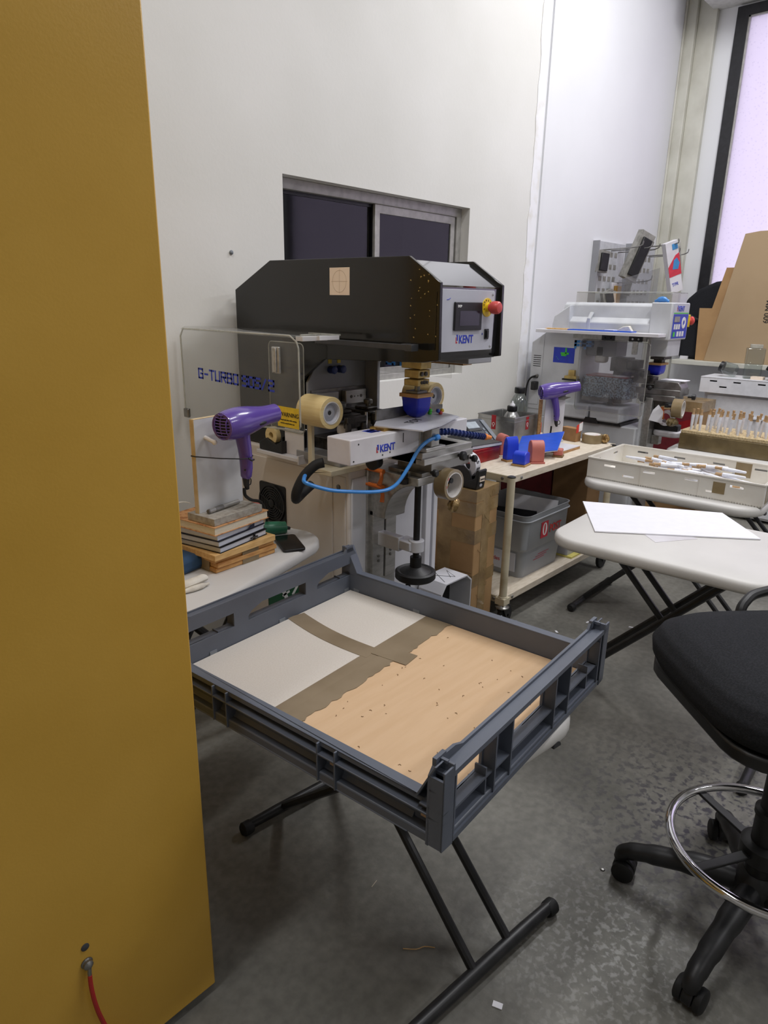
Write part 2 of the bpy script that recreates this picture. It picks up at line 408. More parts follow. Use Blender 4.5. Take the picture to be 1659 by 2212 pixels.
# back wall with the sliding window hole; its right third is painted a cooler white
mb = MB()
mb.prism([(-3,0),(4.0,0),(4.0,4.3),(-3,4.3)], (0,WY,0), X, Z, Y*.12, holes=[[(2.008,1.10),(2.008,2.0),(3.34,2.0),(3.34,1.10)]])
struct(mb.build('wall_back','wall warm',smooth=0))
mb = MB(); mb.box((4.0,WY,0),(6.2,WY+.12,4.3)); struct(mb.build('wall_rear','wall cool',smooth=0))
mb = MB(); random.seed(3); zs = [i*.08 for i in range(54)]
L = [(3.955+random.uniform(-.012,.008), z) for z in zs]; Rr = [(4.045+random.uniform(-.002,.002), z) for z in reversed(zs)]
mb.prism(L+Rr, (0,WY,0), X, Z, Y*-.004); struct(mb.build('trim_1','plaster strip', smooth=0))
mb = MB(); mb.box((4.06,WY-.012,0),(4.10,WY,4.3)); struct(mb.build('trim_2','wall cool', smooth=0))
# right wall with the tall window
mb = MB(); mb.prism([(-5,0),(2.55,0),(2.55,4.3),(-5,4.3)], (6.08,0,0), Y, Z, X*.14, holes=[[(-2.2,1.09),(2.06,1.09),(2.06,3.60),(-2.2,3.60)]])
struct(mb.build('wall_right','wall cool'))
mb = MB(); mb.box((5.99,2.335,0),(6.08,WY,4.3)); mb.box((5.97,2.405,0),(5.99,WY,4.3)); struct(mb.build('trim_3','trim paint', bevel=.004))
mb = MB(); mb.box((6.03,2.20,0),(6.08,2.335,4.3)); struct(mb.build('trim_4','trim paint', bevel=.004))
mb = MB(); mb.box((5.6,-3,3.62),(6.08,2.23,4.3)); struct(mb.build('trim_5','ceiling paint'))
mb = MB(); mb.box((5.74,-2.2,1.055),(6.10,2.08,1.09)); struct(mb.build('trim_6','trim paint', bevel=.004))
w2 = struct(MB().prism([(-2.2,1.09),(2.06,1.09),(2.06,3.60),(-2.2,3.60)], (6.04,0,0), Y, Z, X*.07,
     holes=[[(.62,1.17),(1.975,1.17),(1.975,3.53),(.62,3.53)],[(-2.12,1.17),(.54,1.17),(.54,3.53),(-2.12,3.53)]]).build('window_2','black frame', bevel=.004))
mb = MB(); mb.box((6.045,1.962,1.17),(6.065,1.975,3.53)); mb.box((6.045,.62,3.52),(6.065,1.975,3.53)); mb.build('glazing_bead','alu frame', w2)
for a,b in ((.62,1.975),(-2.12,.54)):
    mb = MB(); mb.box((6.07,a,1.17),(6.076,b,3.53)); mb.build('pane','frosted pane', w2)
mb = MB(); mb.box((-3,-5,4.3),(6.4,3.6,4.4)); struct(mb.build('ceiling','ceiling paint'))
mb = MB(); mb.box((-3.1,-5,0),(-3,3.6,4.3)); struct(mb.build('wall_left','outer wall'))
mb = MB(); mb.box((-3,-5.1,0),(6.4,-5,4.3)); struct(mb.build('wall_front','outer wall'))
# sliding window in the back wall, and the unlit room behind it
w1 = struct(MB().prism([(2.008,1.10),(3.34,1.10),(3.34,2.0),(2.008,2.0)], (0,WY+.055,0), X, Z, Y*.05, holes=[[(2.035,1.13),(2.035,1.955),(3.30,1.955),(3.30,1.13)]]).build('window_1','alu frame', bevel=.003))
def sash(x0,x1,y,nm):
    MB().prism([(x0,1.13),(x1,1.13),(x1,1.955),(x0,1.955)], (0,y,0), X, Z, Y*.018, holes=[[(x0+.035,1.165),(x0+.035,1.915),(x1-.035,1.915),(x1-.035,1.165)]]).build('sash','alu frame', w1, bevel=.002)
    mb = MB(); mb.box((x0+.03,y+.007,1.16),(x1-.03,y+.011,1.92)); mb.build('pane','window glass', w1)
sash(2.64,3.29,WY+.062,'a')
mb = MB(); mb.box((2.035,WY+.085,1.13),(2.06,WY+.10,1.955)); mb.box((2.035,WY+.085,1.94),(2.66,WY+.10,1.955)); mb.box((2.64,WY+.085,1.13),(2.665,WY+.10,1.955)); mb.build('sash','black frame', w1)
mb = MB(); mb.box((2.04,WY+.09,1.14),(2.65,WY+.094,1.95)); mb.build('pane','window glass', w1)
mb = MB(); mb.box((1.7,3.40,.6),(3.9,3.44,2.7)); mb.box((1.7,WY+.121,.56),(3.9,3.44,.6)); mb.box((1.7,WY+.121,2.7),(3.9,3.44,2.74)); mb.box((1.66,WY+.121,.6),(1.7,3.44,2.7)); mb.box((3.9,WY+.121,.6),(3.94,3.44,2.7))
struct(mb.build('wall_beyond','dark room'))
# wall plug of an old fixing
mb = MB(); mb.lathe([(.008,0),(.009,.004),(.006,.008),(.003,.009)], (1.733,WY,1.677), (0,-1,0), 14)
tag(mb.build('wall_plug','phone key'), 'small blue-grey plastic plug in the white wall left of the sliding window', 'wall plug')

# ================================================================ yellow cabinet in the left foreground
c = thing('cabinet','tall glossy yellow steel cabinet filling the left edge of the foreground','cabinet',(.0,1.5,0))
mb = MB(); mb.box((-.9,1.044,.02),(.613,2.40,2.30)); mb.build('body','yellow paint',c, bevel=.003)
mb = MB(); mb.box((-.88,1.06,0),(.60,2.39,.02)); mb.build('plinth','black satin',c)
def cabpt(x,z,d=0): return (x, 1.044-d, z)
mb = MB(); mb.lathe([(.0075,0),(.0075,.0015),(.004,.003)], cabpt(.351,.351), (0,-1,0), 16); mb.build('plug','wheel grey',c)
mb = MB(); mb.lathe([(.011,0),(.011,.002),(.009,.004),(.009,.009),(.006,.012),(.003,.014)], cabpt(.35,.314), (0,-1,0), 18); mb.lathe([(.009,.004),(.009,.006)], cabpt(.35,.314), (0,-1,0), 6)
mb.tube([(.35,1.034,.31),(.349,1.034,.30),(.3485,1.034,.288)], .004, 8); t = mb.build('earth_stud','steel',c)
mb = MB(); mb.tube([(.3485,1.033,.293),(.347,1.030,.27),(.348,1.026,.234),(.354,1.024,.19),(.366,1.02,.14),(.39,1.02,.09),(.43,1.0,.03)], .0042, 8, smooth=5); mb.build('earth_wire','red wire',c)

# ================================================================ black-headed pad printer
pp = thing('pad_printer','large pad printer with black chamfered head, grey base and a blue pad','printing machine',(1.96,2.0,0))
BX0, BX1, BY0, BY1, BZ = 1.70, 2.215, 1.715, 2.39, .925
mb = MB(); mb.box((BX0,BY0,.05),(BX1,BY1,BZ)); mb.build('base_cabinet','beige paint',pp, bevel=.008)
mb = MB(); mb.box((BX0+.012,BY0-.006,.05),(BX1-.004,BY0+.002,BZ-.05)); mb.build('front_panel','white paint',pp, bevel=.006)
for y0,y1,nm in ((1.80,2.375,'door'),(1.73,1.792,'door')):
    mb = MB(); mb.box((BX0-.004,y0,.08),(BX0+.002,y1,BZ-.045 if y0 > 1.78 else BZ-.045)); d = mb.build('door','beige paint',pp, bevel=.002)
mb = MB(); mb.lathe([(.010,0),(.010,.003),(.005,.005)], (BX0-.004,1.765,.838), (-1,0,0), 16); mb.build('lock','steel',pp)
# door has louvres low down and a fan grille
mb = MB()
for i in range(5):
    for yy in (1.83,2.02): mb.prism([(0,0),(-.010,-.004),(0,.010)], (BX0-.004,yy,.40-i*.03), X, Z, Y*.09)
mb.build('louvre','beige paint',pp)
mb = MB(); fy, fz = 2.153, .695
mb.prism(rrect(.165,.165,.01), (BX0-.004,fy,fz), Y, Z, X*-.006); mb.ring((BX0-.010,fy,fz), (-1,0,0), .082,.074,.007)
for r in (.066,.056,.046,.036,.027): mb.ring((BX0-.010,fy,fz),(-1,0,0), r+.0026, r-.0026, .006, 28)
mb.lathe([(.018,0),(.018,.008),(.012,.010)], (BX0-.010,fy,fz), (-1,0,0), 20)
for a in (20,110,200,290):
    p = Vector((BX0-.014,fy,fz)); q = p+Vector((0,math.cos(R(a)),math.sin(R(a))))*.076; mb.tube([p,q],.0028,6)
mb.build('fan_grille','black satin',pp)
# column and head: two side plates of one C outline with cover plates between
HX0, HX1 = 1.72, 2.075
head = [(2.385,.93),(2.385,1.535),(2.16,1.64),(1.47,1.637),(1.343,1.558),(1.338,1.325),(1.40,1.315),(1.865,1.295),(2.0,1.205),(2.0,.93)]
for x0,x1 in ((HX0,HX0+.014),(HX1-.014,HX1)):
    MB().prism(head, (x0,0,0), Y, Z, X*(x1-x0)).build('side_plate','black gloss',pp, bevel=.002)
mb = MB(); a, b = HX0+.014, HX1-.014
mb.prism([(2.375,1.525),(2.16,1.63),(1.475,1.627),(1.475,1.61),(2.15,1.615),(2.36,1.515)], (a,0,0), Y, Z, X*(b-a))
mb.prism([(1.475,1.627),(1.352,1.551),(1.358,1.54),(1.475,1.61)], (a,0,0), Y, Z, X*(b-a))
mb.box((a,1.355,1.335),(b,1.375,1.552)); mb.box((a,1.36,1.32),(b,1.86,1.335)); mb.box((a,2.36,.93),(b,2.375,1.53))
mb.build('head_cover','black lacquer',pp)
# pale chips knocked out of the black paint
mb = MB(); random.seed(5)
for i in range(26):
    y = random.uniform(1.35,1.46); z = random.uniform(1.36,1.6) if i > 8 else random.uniform(1.50,1.6)
    if z > 1.56+(y-1.343)*.6: continue
    mb.prism([(random.uniform(-1,1)*.0018+math.cos(k*1.26)*.0022, random.uniform(-1,1)*.0014+math.sin(k*1.26)*.002) for k in range(5)], (HX0-.0004,y,z), Y, Z, X*.0003)
mb.build('paint_chip','gold anodised',pp, smooth=0)
# control panel on the head's front
cp = MB().prism(rrect(.312,.192,.008,cx=1.876,cy=1.444), (0,1.355,0), X, Z, Y*-.004).build('control_panel','panel silver',pp, bevel=.001)
for x in (1.733,2.019):
    for z in (1.36,1.528):
        mb = MB(); mb.lathe([(.0042,0),(.0042,.002),(.002,.003)], (x,1.351,z), (0,-1,0), 12); mb.build('screw','chrome',cp)
mb = MB(); mb.prism(rrect(.148,.088,.003,cx=1.878,cy=1.458), (0,1.351,0), X, Z, Y*-.008); mb.build('display','black satin',cp, bevel=.002)
mb = MB(); mb.prism(rrect(.108,.046,.002,cx=1.882,cy=1.452), (0,1.343,0), X, Z, Y*-.0006); mb.build('screen','screen',cp)
text('DOP','lettering','letter white',cp,(1.815,1.3425,1.486),X,Z,.010,bold=.0004)
mb = MB(); mb.prism(rrect(.022,.034,.002,cx=1.992,cy=1.40), (0,1.351,0), X, Z, Y*-.004); mb.prism([(1.986,1.388),(1.998,1.388),(1.998,1.412),(1.986,1.412)], (0,1.347,0), X, Z, Y*-.004); mb.build('power_switch','black satin',cp, bevel=.001)
text('0','lettering','ink blue',cp,(1.966,1.3505,1.397),X,Z,.010)
mb = MB(); mb.lathe([(.030,0),(.030,.003),(.014,.0035),(.014,.012)], (1.988,1.351,1.486), (0,-1,0), 32); es = mb.build('emergency_stop','yellow plastic',cp)
mb = MB(); mb.lathe([(.012,.012),(.013,.018),(.0195,.022),(.021,.030),(.020,.046),(.016,.051),(.004,.053)], (1.988,1.351,1.486), (0,-1,0), 30); mb.build('button','red button',cp)
em = 'EMERGENCY'
for i,ch in enumerate(em):
    an = R(205-i*30); text(ch,'lettering','letter black',cp,(1.988+.0195*math.cos(an)-.003*math.sin(an), 1.3475, 1.486+.0195*math.sin(an)+.003*math.cos(an)*-1),(math.sin(an),0,-math.cos(an)),(math.cos(an),0,math.sin(an)),.008)
text('KENT','lettering','ink blue',cp,(1.838,1.3505,1.374),X,Z,.036,bold=.0008,sx=.86)
mark(cp,(1.822,1.351,1.374),X,Z,.027)
mb = MB(); mb.tube([(1.766,1.3506,1.508),(1.776,1.3506,1.509),(1.785,1.3506,1.513)],.001,5); mb.build('pen_stroke','ink blue',cp)
# throat: grey back plate with knobs, rails, ink cups
mb = MB(); mb.prism([(1.734,.93),(2.061,.93),(2.061,1.30),(1.80,1.30),(1.734,1.20)], (0,1.97,0), X, Z, Y*.012); th = mb.build('throat_plate','grey plate',pp, bevel=.002)
mb = MB(); mb.box((2.045,1.90,.93),(2.061,1.97,1.30)); mb.build('throat_flange','grey plate',pp, bevel=.002)
mb = MB(); mb.tube([(1.727,2.0,1.30),(1.727,2.0,1.205),(1.727,2.0,.94)],.006,6); mb.build('edge_trim','black rubber',pp)
for x in (1.848,1.896):
    mb = MB(); mb.lathe([(.014,0),(.015,.006),(.013,.016),(.015,.018),(.0155,.028),(.010,.031)], (x,1.97,1.243), (0,-1,0), 20); mb.build('regulator_knob','navy plastic',pp)
    mb = MB(); mb.box((x-.009,1.968,1.266),(x+.009,1.97,1.282)); mb.build('label','yellow plastic',pp)
mb = MB(); mb.box((1.745,1.962,1.08),(2.04,1.97,1.17)); mb.build('slide_plate','steel',pp)
for x in (1.75,1.905):
    mb = MB(); mb.box((x,1.938,1.105),(x+.115,1.962,1.160)); b = mb.build('bearing_block','alu',pp, bevel=.002)
    mb = MB()
    for dx,r in ((.03,.0065),(.085,.0065),(.048,.003),(.067,.003)): mb.lathe([(r,0),(r,.0008)], (x+dx,1.938,1.134), (0,-1,0), 14)
    mb.build('bolt_hole','ink metal',b)
mb = MB(); mb.lathe([(.020,0),(.020,.006),(.012,.007),(.012,.010)], (2.052,1.97,1.135), (0,-1,0), 20); mb.build('dial','ink metal',pp)
for x in (1.80,1.945):
    mb = MB(); mb.box((x-.05,1.80,1.075),(x+.05,1.935,1.092)); mb.box((x-.045,1.78,1.045),(x+.055,1.80,1.088)); mb.box((x+.04,1.785,1.02),(x+.055,1.87,1.08)); mb.box((x-.03,1.83,1.092),(x+.03,1.90,1.104))
    mb.box((x-.052,1.77,1.066),(x+.052,1.784,1.09)); mb.box((x-.052,1.77,1.028),(x-.03,1.784,1.066)); mb.box((x+.03,1.77,1.028),(x+.052,1.784,1.066)); ic = mb.build('doctor_arm','ink metal',pp, bevel=.004)
    mb = MB(); mb.lathe([(.038,0),(.040,.012),(.036,.03),(.030,.034)], (x+.005,1.83,1.02), Z, 24); mb.build('ink_cup','white coat',pp)
    mb = MB(); mb.lathe([(.009,0),(.009,.012),(.018,.014),(.018,.028),(.012,.032)], (x+.01,1.865,1.10), Z, 18); mb.build('clamp_knob','steel',pp)
    mb = MB(); mb.cyl((x+.05,1.775,1.04),(x+.05,1.775,1.10),.006,n=10); mb.build('clamp_screw','chrome',pp)
mb = MB(); mb.box((1.66,1.72,.925),(2.22,1.96,.955)); mb.build('ledge_plate','grey plate',pp, bevel=.003)
mb = MB(); mb.box((1.74,1.73,.955),(2.06,1.77,1.02)); mb.box((1.74,1.77,.955),(2.06,1.96,1.0)); mb.build('cliche_block','ink metal',pp, bevel=.003)
mb = MB(); mb.box((1.75,1.726,1.012),(2.05,1.732,1.020)); mb.build('cliche_strip','chrome',pp)
mb = MB(); mb.box((1.975,1.72,1.0),(1.99,1.735,1.03)); mb.build('blue_clip','blue plastic',pp)
for i in range(5):
    mb = MB(); mb.lathe([(.010,0),(.013,.004),(.013,.012),(.008,.015)], (2.055+i*.018,1.72,1.035+.008*(i%2)), (0,-1,0), 14); mb.build('thumb_knob','black satin',pp)
# pad holder and blue pad
mb = MB(); mb.box((1.86,1.55,1.302),(1.90,1.75,1.318)); mb.box((1.868,1.53,1.275),(1.928,1.62,1.305)); mb.box((1.862,1.535,1.243),(1.928,1.60,1.272)); mb.box((1.855,1.53,1.205+.012),(1.92,1.595,1.240)); ph = mb.build('pad_holder','gold anodised',pp, bevel=.003)
mb = MB()
for x in (1.876,1.905): mb.lathe([(.006,0),(.006,.002)], (x,1.53,1.229), (0,-1,0), 14)
mb.box((1.884,1.5285,1.223),(1.897,1.53,1.236))
for x in (1.880,1.902): mb.lathe([(.008,0),(.008,.004),(.004,.006)], (x,1.535,1.258), (0,-1,0), 14)
mb.build('bolt','ink metal',ph)
mb = MB(); mb.cyl((1.895,1.565,1.195),(1.895,1.565,1.22),.010); mb.box((1.866,1.54,1.188),(1.922,1.595,1.198)); mb.build('pad_stem','steel',pp, bevel=.002)
mb = MB(); mb.box((1.849,1.524,1.176),(1.938,1.610,1.189)); mb.build('pad_board','ply',pp, bevel=.001)
mb = MB(); A = rrect(.080,.078,.010); cx, cy = 1.894, 1.566
lev = [(1.0,1.176),(.97,1.15),(.90,1.128),(.62,1.110),(.2,1.100)]
vs = [(cx+p[0]*s, cy+p[1]*s, z) for s,z in lev for p in A]; n = len(A); fs = [(j*n+i, j*n+(i+1)%n,(j+1)*n+(i+1)%n,(j+1)*n+i) for j in range(4) for i in range(n)]+[tuple(range(n-1,-1,-1)),tuple(4*n+i for i in range(n))]
mb.add(vs, fs); mb.build('pad','blue silicone',pp, smooth=50)
# guard rail along the head and clear guards
mb = MB(); mb.box((1.672,1.405,1.353),(1.69,1.86,1.371)); mb.box((1.66,1.40,1.352),(1.695,1.43,1.373)); mb.lathe([(.006,0),(.006,.003)], (1.672,1.43,1.362), (-1,0,0), 12)
mb.box((1.69,1.83,1.352),(1.72,1.85,1.372)); mb.box((1.69,1.45,1.352),(1.72,1.47,1.372)); mb.build('guard_rail','rail paint',pp, bevel=.002)
gx = 1.46
ga = [(2.40,1.05),(2.40,1.365),(2.38,1.388),(1.705,1.388),(1.705,1.385)]
mb = MB(); mb.prism([(2.395,1.055),(2.395,1.365),(2.372,1.388),(1.745,1.388),(1.712,1.37),(1.705,1.35),(1.702,1.10),(1.712,1.088),(1.90,1.075),(2.0,1.062)], (gx,0,0), Y, Z, X*.005)
g = mb.build('safety_guard','acrylic',pp)
mb = MB(); mb.prism([(gx,1.388),(gx+.018,1.397),(1.645,1.392),(1.645,1.386),(gx+.018,1.390),(gx+.005,1.383)], (0,1.705,0), X, Z, Y*.68); mb.build('guard_top','acrylic',pp)
ed = []
mb = MB(); mb.tube([(gx+.0025,2.39,1.06),(gx+.0025,2.393,1.36),(gx+.0025,2.372,1.389),(gx+.0025,1.745,1.389),(gx+.0025,1.713,1.371),(gx+.0025,1.704,1.35),(gx+.0025,1.701,1.10),(gx+.0025,1.712,1.087),(gx+.0025,1.90,1.074)],.003,6)
mb.tube([(gx+.01,1.703,1.392),(1.56,1.703,1.393),(1.645,1.703,1.389),(1.645,1.86,1.389)],.0035,6); mb.build('guard_edge','acrylic edge',pp)
mb = MB(); mb.box((gx+.03,1.715,1.372),(1.60,1.75,1.387)); mb.box((1.55,1.70,1.374),(1.64,1.73,1.388)); mb.build('hinge_block','white coat',pp, bevel=.001)
mb = MB(); mb.box((gx-.010,1.79,1.265),(gx,1.828,1.352)); mb.box((gx-.016,1.80,1.268),(gx-.010,1.818,1.35)); mb.build('guard_handle','alu',pp, bevel=.003)
strokes('G-TURBO 905/2','lettering','ink blue',pp,(gx-.0008,2.277,1.213),(0,-1,-.02),Z,.033,.0258,.0112,.0070)
mb = MB(); mb.box((gx-.0007,1.706,1.09),(gx,1.815,1.158)); wl = mb.build('warning_label','yellow plastic',pp)
text('WARNING','lettering','letter black',wl,(gx-.0012,1.803,1.126),(0,-1,0),Z,.020)
text('Keep hands clear while running','lettering','letter black',wl,(gx-.0012,1.80,1.112),(0,-1,0),Z,.0065)
text('read the manual before use','lettering','letter black',wl,(gx-.0012,1.80,1.101),(0,-1,0),Z,.0065)
mb = MB(); mb.box((gx-.008,2.36,1.05),(gx+.004,2.392,1.085)); mb.build('guard_clamp','steel',pp, bevel=.003)
mb = MB(); mb.prism(rrect(.20,.33,.02,cx=2.01,cy=1.185), (1.66,0,0), Y, Z, X*.004); mb.build('inner_guard','acrylic',pp)
mb = MB(); mb.tube([(1.662,p[0],p[1]) for p in rrect(.20,.33,.02,cx=2.01,cy=1.185)], .002, 5, closed=True); mb.build('inner_guard_edge','acrylic edge',pp)
mb = MB(); mb.box((1.632,1.92,.915),(1.70,2.17,.93)); mb.box((1.664,1.92,.93),(1.668,2.03,1.03)); mb.box((1.632,1.915,.905),(1.70,1.921,.94)); mb.build('guard_bracket','white coat',pp, bevel=.002)
# reel brackets
mb = MB(); mb.box((1.598,1.70,.905),(1.80,1.80,.925)); mb.box((1.598,1.800,.905),(1.612,1.822,1.15)); mb.cyl((1.612,1.845,1.128),(1.612,1.755,1.128),.012); mb.box((1.598,1.815,.905),(1.72,1.83,.93)); mb.build('reel_bracket','cream paint',pp, bevel=.002)
mb = MB(); mb.lathe([(.010,0),(.016,.004),(.016,.012),(.008,.016)], (1.598,1.842,1.13), (0,1,0), 14); mb.build('reel_knob','black satin',pp)
mb = MB(); mb.cyl((2.10,1.80,1.15),(2.10,1.70,1.15),.012); mb.box((2.09,1.78,.95),(2.11,1.80,1.16)); mb.build('reel_bracket','steel',pp)
# beam carrying the print table, in front of the base
mb = MB(); mb.box((1.462,1.470,1.005),(1.80,1.575,1.088)); bm_ = mb.build('slide_cover','white coat',pp, bevel=.004)
text('KENT','lettering','ink blue',bm_,(1.598,1.4692,1.031),X,Z,.034,bold=.0007,sx=.86); mark(bm_,(1.582,1.4695,1.031),X,Z,.026)
mb = MB()
for x,z in ((1.478,1.018),(1.612,1.020),(1.648,1.024),(1.50,1.07)): mb.lathe([(.003,0),(.003,.0008)], (x,1.470,z), (0,-1,0), 10)
mb.box((1.712,1.4694,1.048),(1.716,1.47,1.08)); mb.build('bolt_hole','shadow slot',bm_)
mb = MB(); random.seed(8)
for i in range(7): mb.box((1.60+random.random()*.09,1.50+random.random()*.05,1.0882),(1.606+random.random()*.10,1.515+random.random()*.045,1.0886))
mb.build('ink_smear','ink blue',bm_, smooth=0)
mb = MB(); mb.box((1.86,1.475,1.035),(2.085,1.57,1.088)); mb.build('slide_cover','white coat',pp, bevel=.003)
mb = MB(); mb.box((1.80,1.468,1.0),(1.86,1.58,1.09)); mb.box((1.822,1.435,1.02),(1.868,1.47,1.085)); mb.box((1.79,1.43,1.005),(1.90,1.475,1.02)); mb.box((1.80,1.48,.955),(2.05,1.60,1.0)); mb.build('slide_block','alu',pp, bevel=.003)
mb = MB(); mb.box((1.80,1.455,.972),(2.095,1.62,1.0)); mb.box((1.80,1.445,.955),(2.09,1.62,.978)); mb.build('cross_slide','alu',pp, bevel=.002)
mb = MB(); mb.box((1.86,1.46,.918),(2.09,1.62,.955)); mb.box((1.82,1.47,.905),(1.95,1.63,.92)); mb.build('lower_slide','steel',pp, bevel=.002)
for p,r in (((2.0,1.445,.965),.017),((2.095,1.46,.938),.013),((1.845,1.45,.925),.013)):
    mb = MB(); mb.lathe([(r*.4,0),(r*.4,.012),(r,.014),(r*1.02,.026),(r*.7,.030)], p, (0,-1,0), 18); mb.build('adjust_knob','black satin',pp)
mb = MB(); mb.lathe([(.012,0),(.012,.02),(.026,.022),(.027,.055),(.022,.06)], (1.74,1.60,.962), (-1,-.25,0), 20); mb.build('micrometer','black satin',pp)
mb = MB(); mb.lathe([(.012,0),(.012,.02),(.017,.022),(.017,.042),(.006,.046)], (1.795,1.53,.92), (0,0,-1), 18); mb.build('stop_screw','black satin',pp)
# knee bracket on the front column, its dovetail and handwheel
mb = MB(); cur = [(1.715,.72),(1.715,.905),(1.47,.905),(1.47,.875)]+[(1.47+.155*math.sin(R(a)), .72+.155*math.cos(R(a))) for a in range(0,91,10)]
mb.prism(cur, (1.80,0,0), Y, Z, X*.115); mb.build('knee','alu',pp, bevel=.003)
mb = MB(); mb.box((1.80,1.685,.45),(1.865,1.712,.74)); mb.box((1.875,1.685,.45),(1.935,1.712,.74)); mb.box((1.785,1.70,.40),(1.95,1.712,.90)); mb.build('dovetail','alu',pp, bevel=.002)
mb = MB(); 
for p in ((1.835,1.685,.55),(1.835,1.685,.53),(1.905,1.685,.56),(1.905,1.685,.54)): mb.lathe([(.007,0),(.007,.003),(.003,.004)], p, (0,-1,0), 14)
mb.build('bolt','steel',pp)
mb = MB(); mb.box((2.13,1.69,.1),(2.165,1.712,.80)); mb.box((2.18,1.69,.1),(2.205,1.712,.80)); mb.build('guide_rail','white paint',pp, bevel=.003)
mb = MB(); mb.cyl((1.875,1.53,.50),(1.875,1.53,.90),.0125, n=14); mb.build('lead_screw','black satin',pp)
mb = MB(); mb.lathe([(.03,-.02),(.03,.025)], (1.875,1.53,.62), Z, 24); mb.box((1.835,1.53,.605),(1.90,1.60,.64)); mb.box((1.83,1.58,.595),(1.865,1.70,.65)); mb.lathe([(.012,0),(.012,.006),(.006,.008)], (1.848,1.58,.622), (0,-1,0), 14); mb.build('screw_bearing','white paint',pp, bevel=.005)
mb = MB(); mb.lathe([(.022,.065),(.022,.026),(.028,.024),(.038,.018),(.060,.008),(.070,.012),(.078,.007),(.078,-.016),(.072,-.022),(.064,-.016),(.05,-.010),(.02,-.010)], (1.875,1.53,.512), Z, 40); mb.build('handwheel','black satin',pp)
mb = MB(); mb.lathe([(.006,0),(.008,-.01),(.013,-.03),(.012,-.07),(.008,-.075)], (1.815,1.515,.50), Z, 14); mb.build('crank_handle','black satin',pp)
for p,q in (((1.79,1.69,.905),(1.755,1.665,.862)),((1.79,1.69,.845),(1.772,1.665,.795))):
    mb = MB(); mb.cyl((p[0],1.715,p[2]),(p[0],1.64,p[2]),.008,n=10); mb.cyl(Vector(p)+Vector((0,-.045,.0)),Vector(p)+Vector((0,-.065,0)),.009,n=12); mb.tube([(p[0],1.635,p[2]),((p[0]+q[0])/2,1.62,(p[2]+q[2])/2),(q[0],1.615,q[2])],[.007,.007,.009],10,flat=.8); mb.build('clamp_lever','orange plastic',pp)
# hoses
mb = MB(); mb.tube([(1.47,1.60,.995),(1.45,1.62,.985),(1.42,1.64,.95),(1.398,1.65,.905),(1.405,1.665,.875),(1.43,1.69,.862),(1.47,1.71,.868),(1.52,1.715,.89)],.0165,12,smooth=4); mb.build('black_conduit','black rubber',pp)
mb = MB(); mb.tube([(1.39,1.60,.965),(1.36,1.57,.968),(1.345,1.545,.96),(1.40,1.52,.935),(1.459,1.50,.92),(1.588,1.47,.90),(1.66,1.455,.91),(1.715,1.445,.965),(1.76,1.44,1.02),(1.80,1.43,1.048),(1.84,1.425,1.055)],.0062,10,smooth=6); mb.build('air_hose','hose blue',pp)
mb = MB(); mb.lathe([(.008,0),(.011,.004),(.011,.02),(.007,.024)], (1.828,1.426,1.053), (1,0,.1), 14); mb.build('hose_fitting','hose blue',pp)
mb = MB(); P = [Vector(p) for p in ((1.872,1.452,1.066),(1.93,1.435,1.062),(2.0,1.42,1.046),(2.06,1.41,1.034),(2.10,1.405,1.026))]
Q = []
for i in range(4):
    for k in range(4): Q.append(P[i].lerp(P[i+1], k/4))
Q.append(P[4])
for p,q in zip(Q,Q[1:]): mb.lathe([(.007,0),(.0125,.3*(q-p).length),(.0125,.6*(q-p).length),(.008,(q-p).length)], p, q-p, 14)
mb.build('coolant_hose','navy plastic',pp)
mb = MB(); mb.lathe([(.012,0),(.012,.012),(.009,.016),(.0075,.036)], (2.10,1.405,1.026), P[4]-P[3], 14); mb.build('nozzle','orange tip',pp)
# tilted print fixture on the slide
mb = MB()
plate = [(1.655,1.55),(1.70,1.375),(1.83,1.40),(2.03,1.475),(2.06,1.60),(1.87,1.72)]
mb.prism(plate, (0,0,1.098), X, Y, Z*.004); mb.build('fixture_sheet','panel silver',pp)
mb = MB(); mb.box((1.72,1.60,1.105),(1.90,1.606,1.14)); mb.prism([(1.90,0),(2.08,0),(2.08,.025),(1.90,.04)], (0,1.59,1.103), X, Z, Y*.004); mb.build('fixture_flange','steel',pp)
text('TOY','lettering','letter black',pp,(1.775,1.485,1.1025),(.96,.28,0),(-.28,.96,0),.045,sx=1.1)
mb = MB(); mb.box((1.65,1.50,1.088),(1.76,1.56,1.098)); mb.tube([(1.64,1.555,1.092),(1.70,1.50,1.094),(1.78,1.46,1.094)],.006,8); mb.build('clip','brass',pp)
random.seed(21)
for i,cn in enumerate(('green dot','navy plastic','red plastic','orange tip','blue plastic','green dot','red plastic','yellow plastic')):
    mb = MB(); mb.lathe([(.006,0),(.008,.004),(.005,.012)], (1.985+random.uniform(-.03,.05),1.555+random.uniform(-.02,.02),1.104+.006*(i%3)), Z, 10); mb.build('push_pin',cn,pp)
# second clear guard on the far side, seen below the head
mb = MB(); mb.box((2.30,1.72,1.20),(2.305,2.38,1.36)); mb.build('safety_guard','acrylic',pp)
strokes('GALI','lettering','sky lettering',pp,(2.298,2.08,1.235),(0,-1,0),Z,.036,.036,.011,.009)
mb = MB(); mb.box((2.24,1.62,1.262),(2.30,1.80,1.300)); mb.build('guard_block','cardboard dark',pp)
mb = MB(); mb.box((2.08,1.48,1.285),(2.23,1.62,1.317)); mb.build('cylinder_cover','grey plate',pp, bevel=.003)
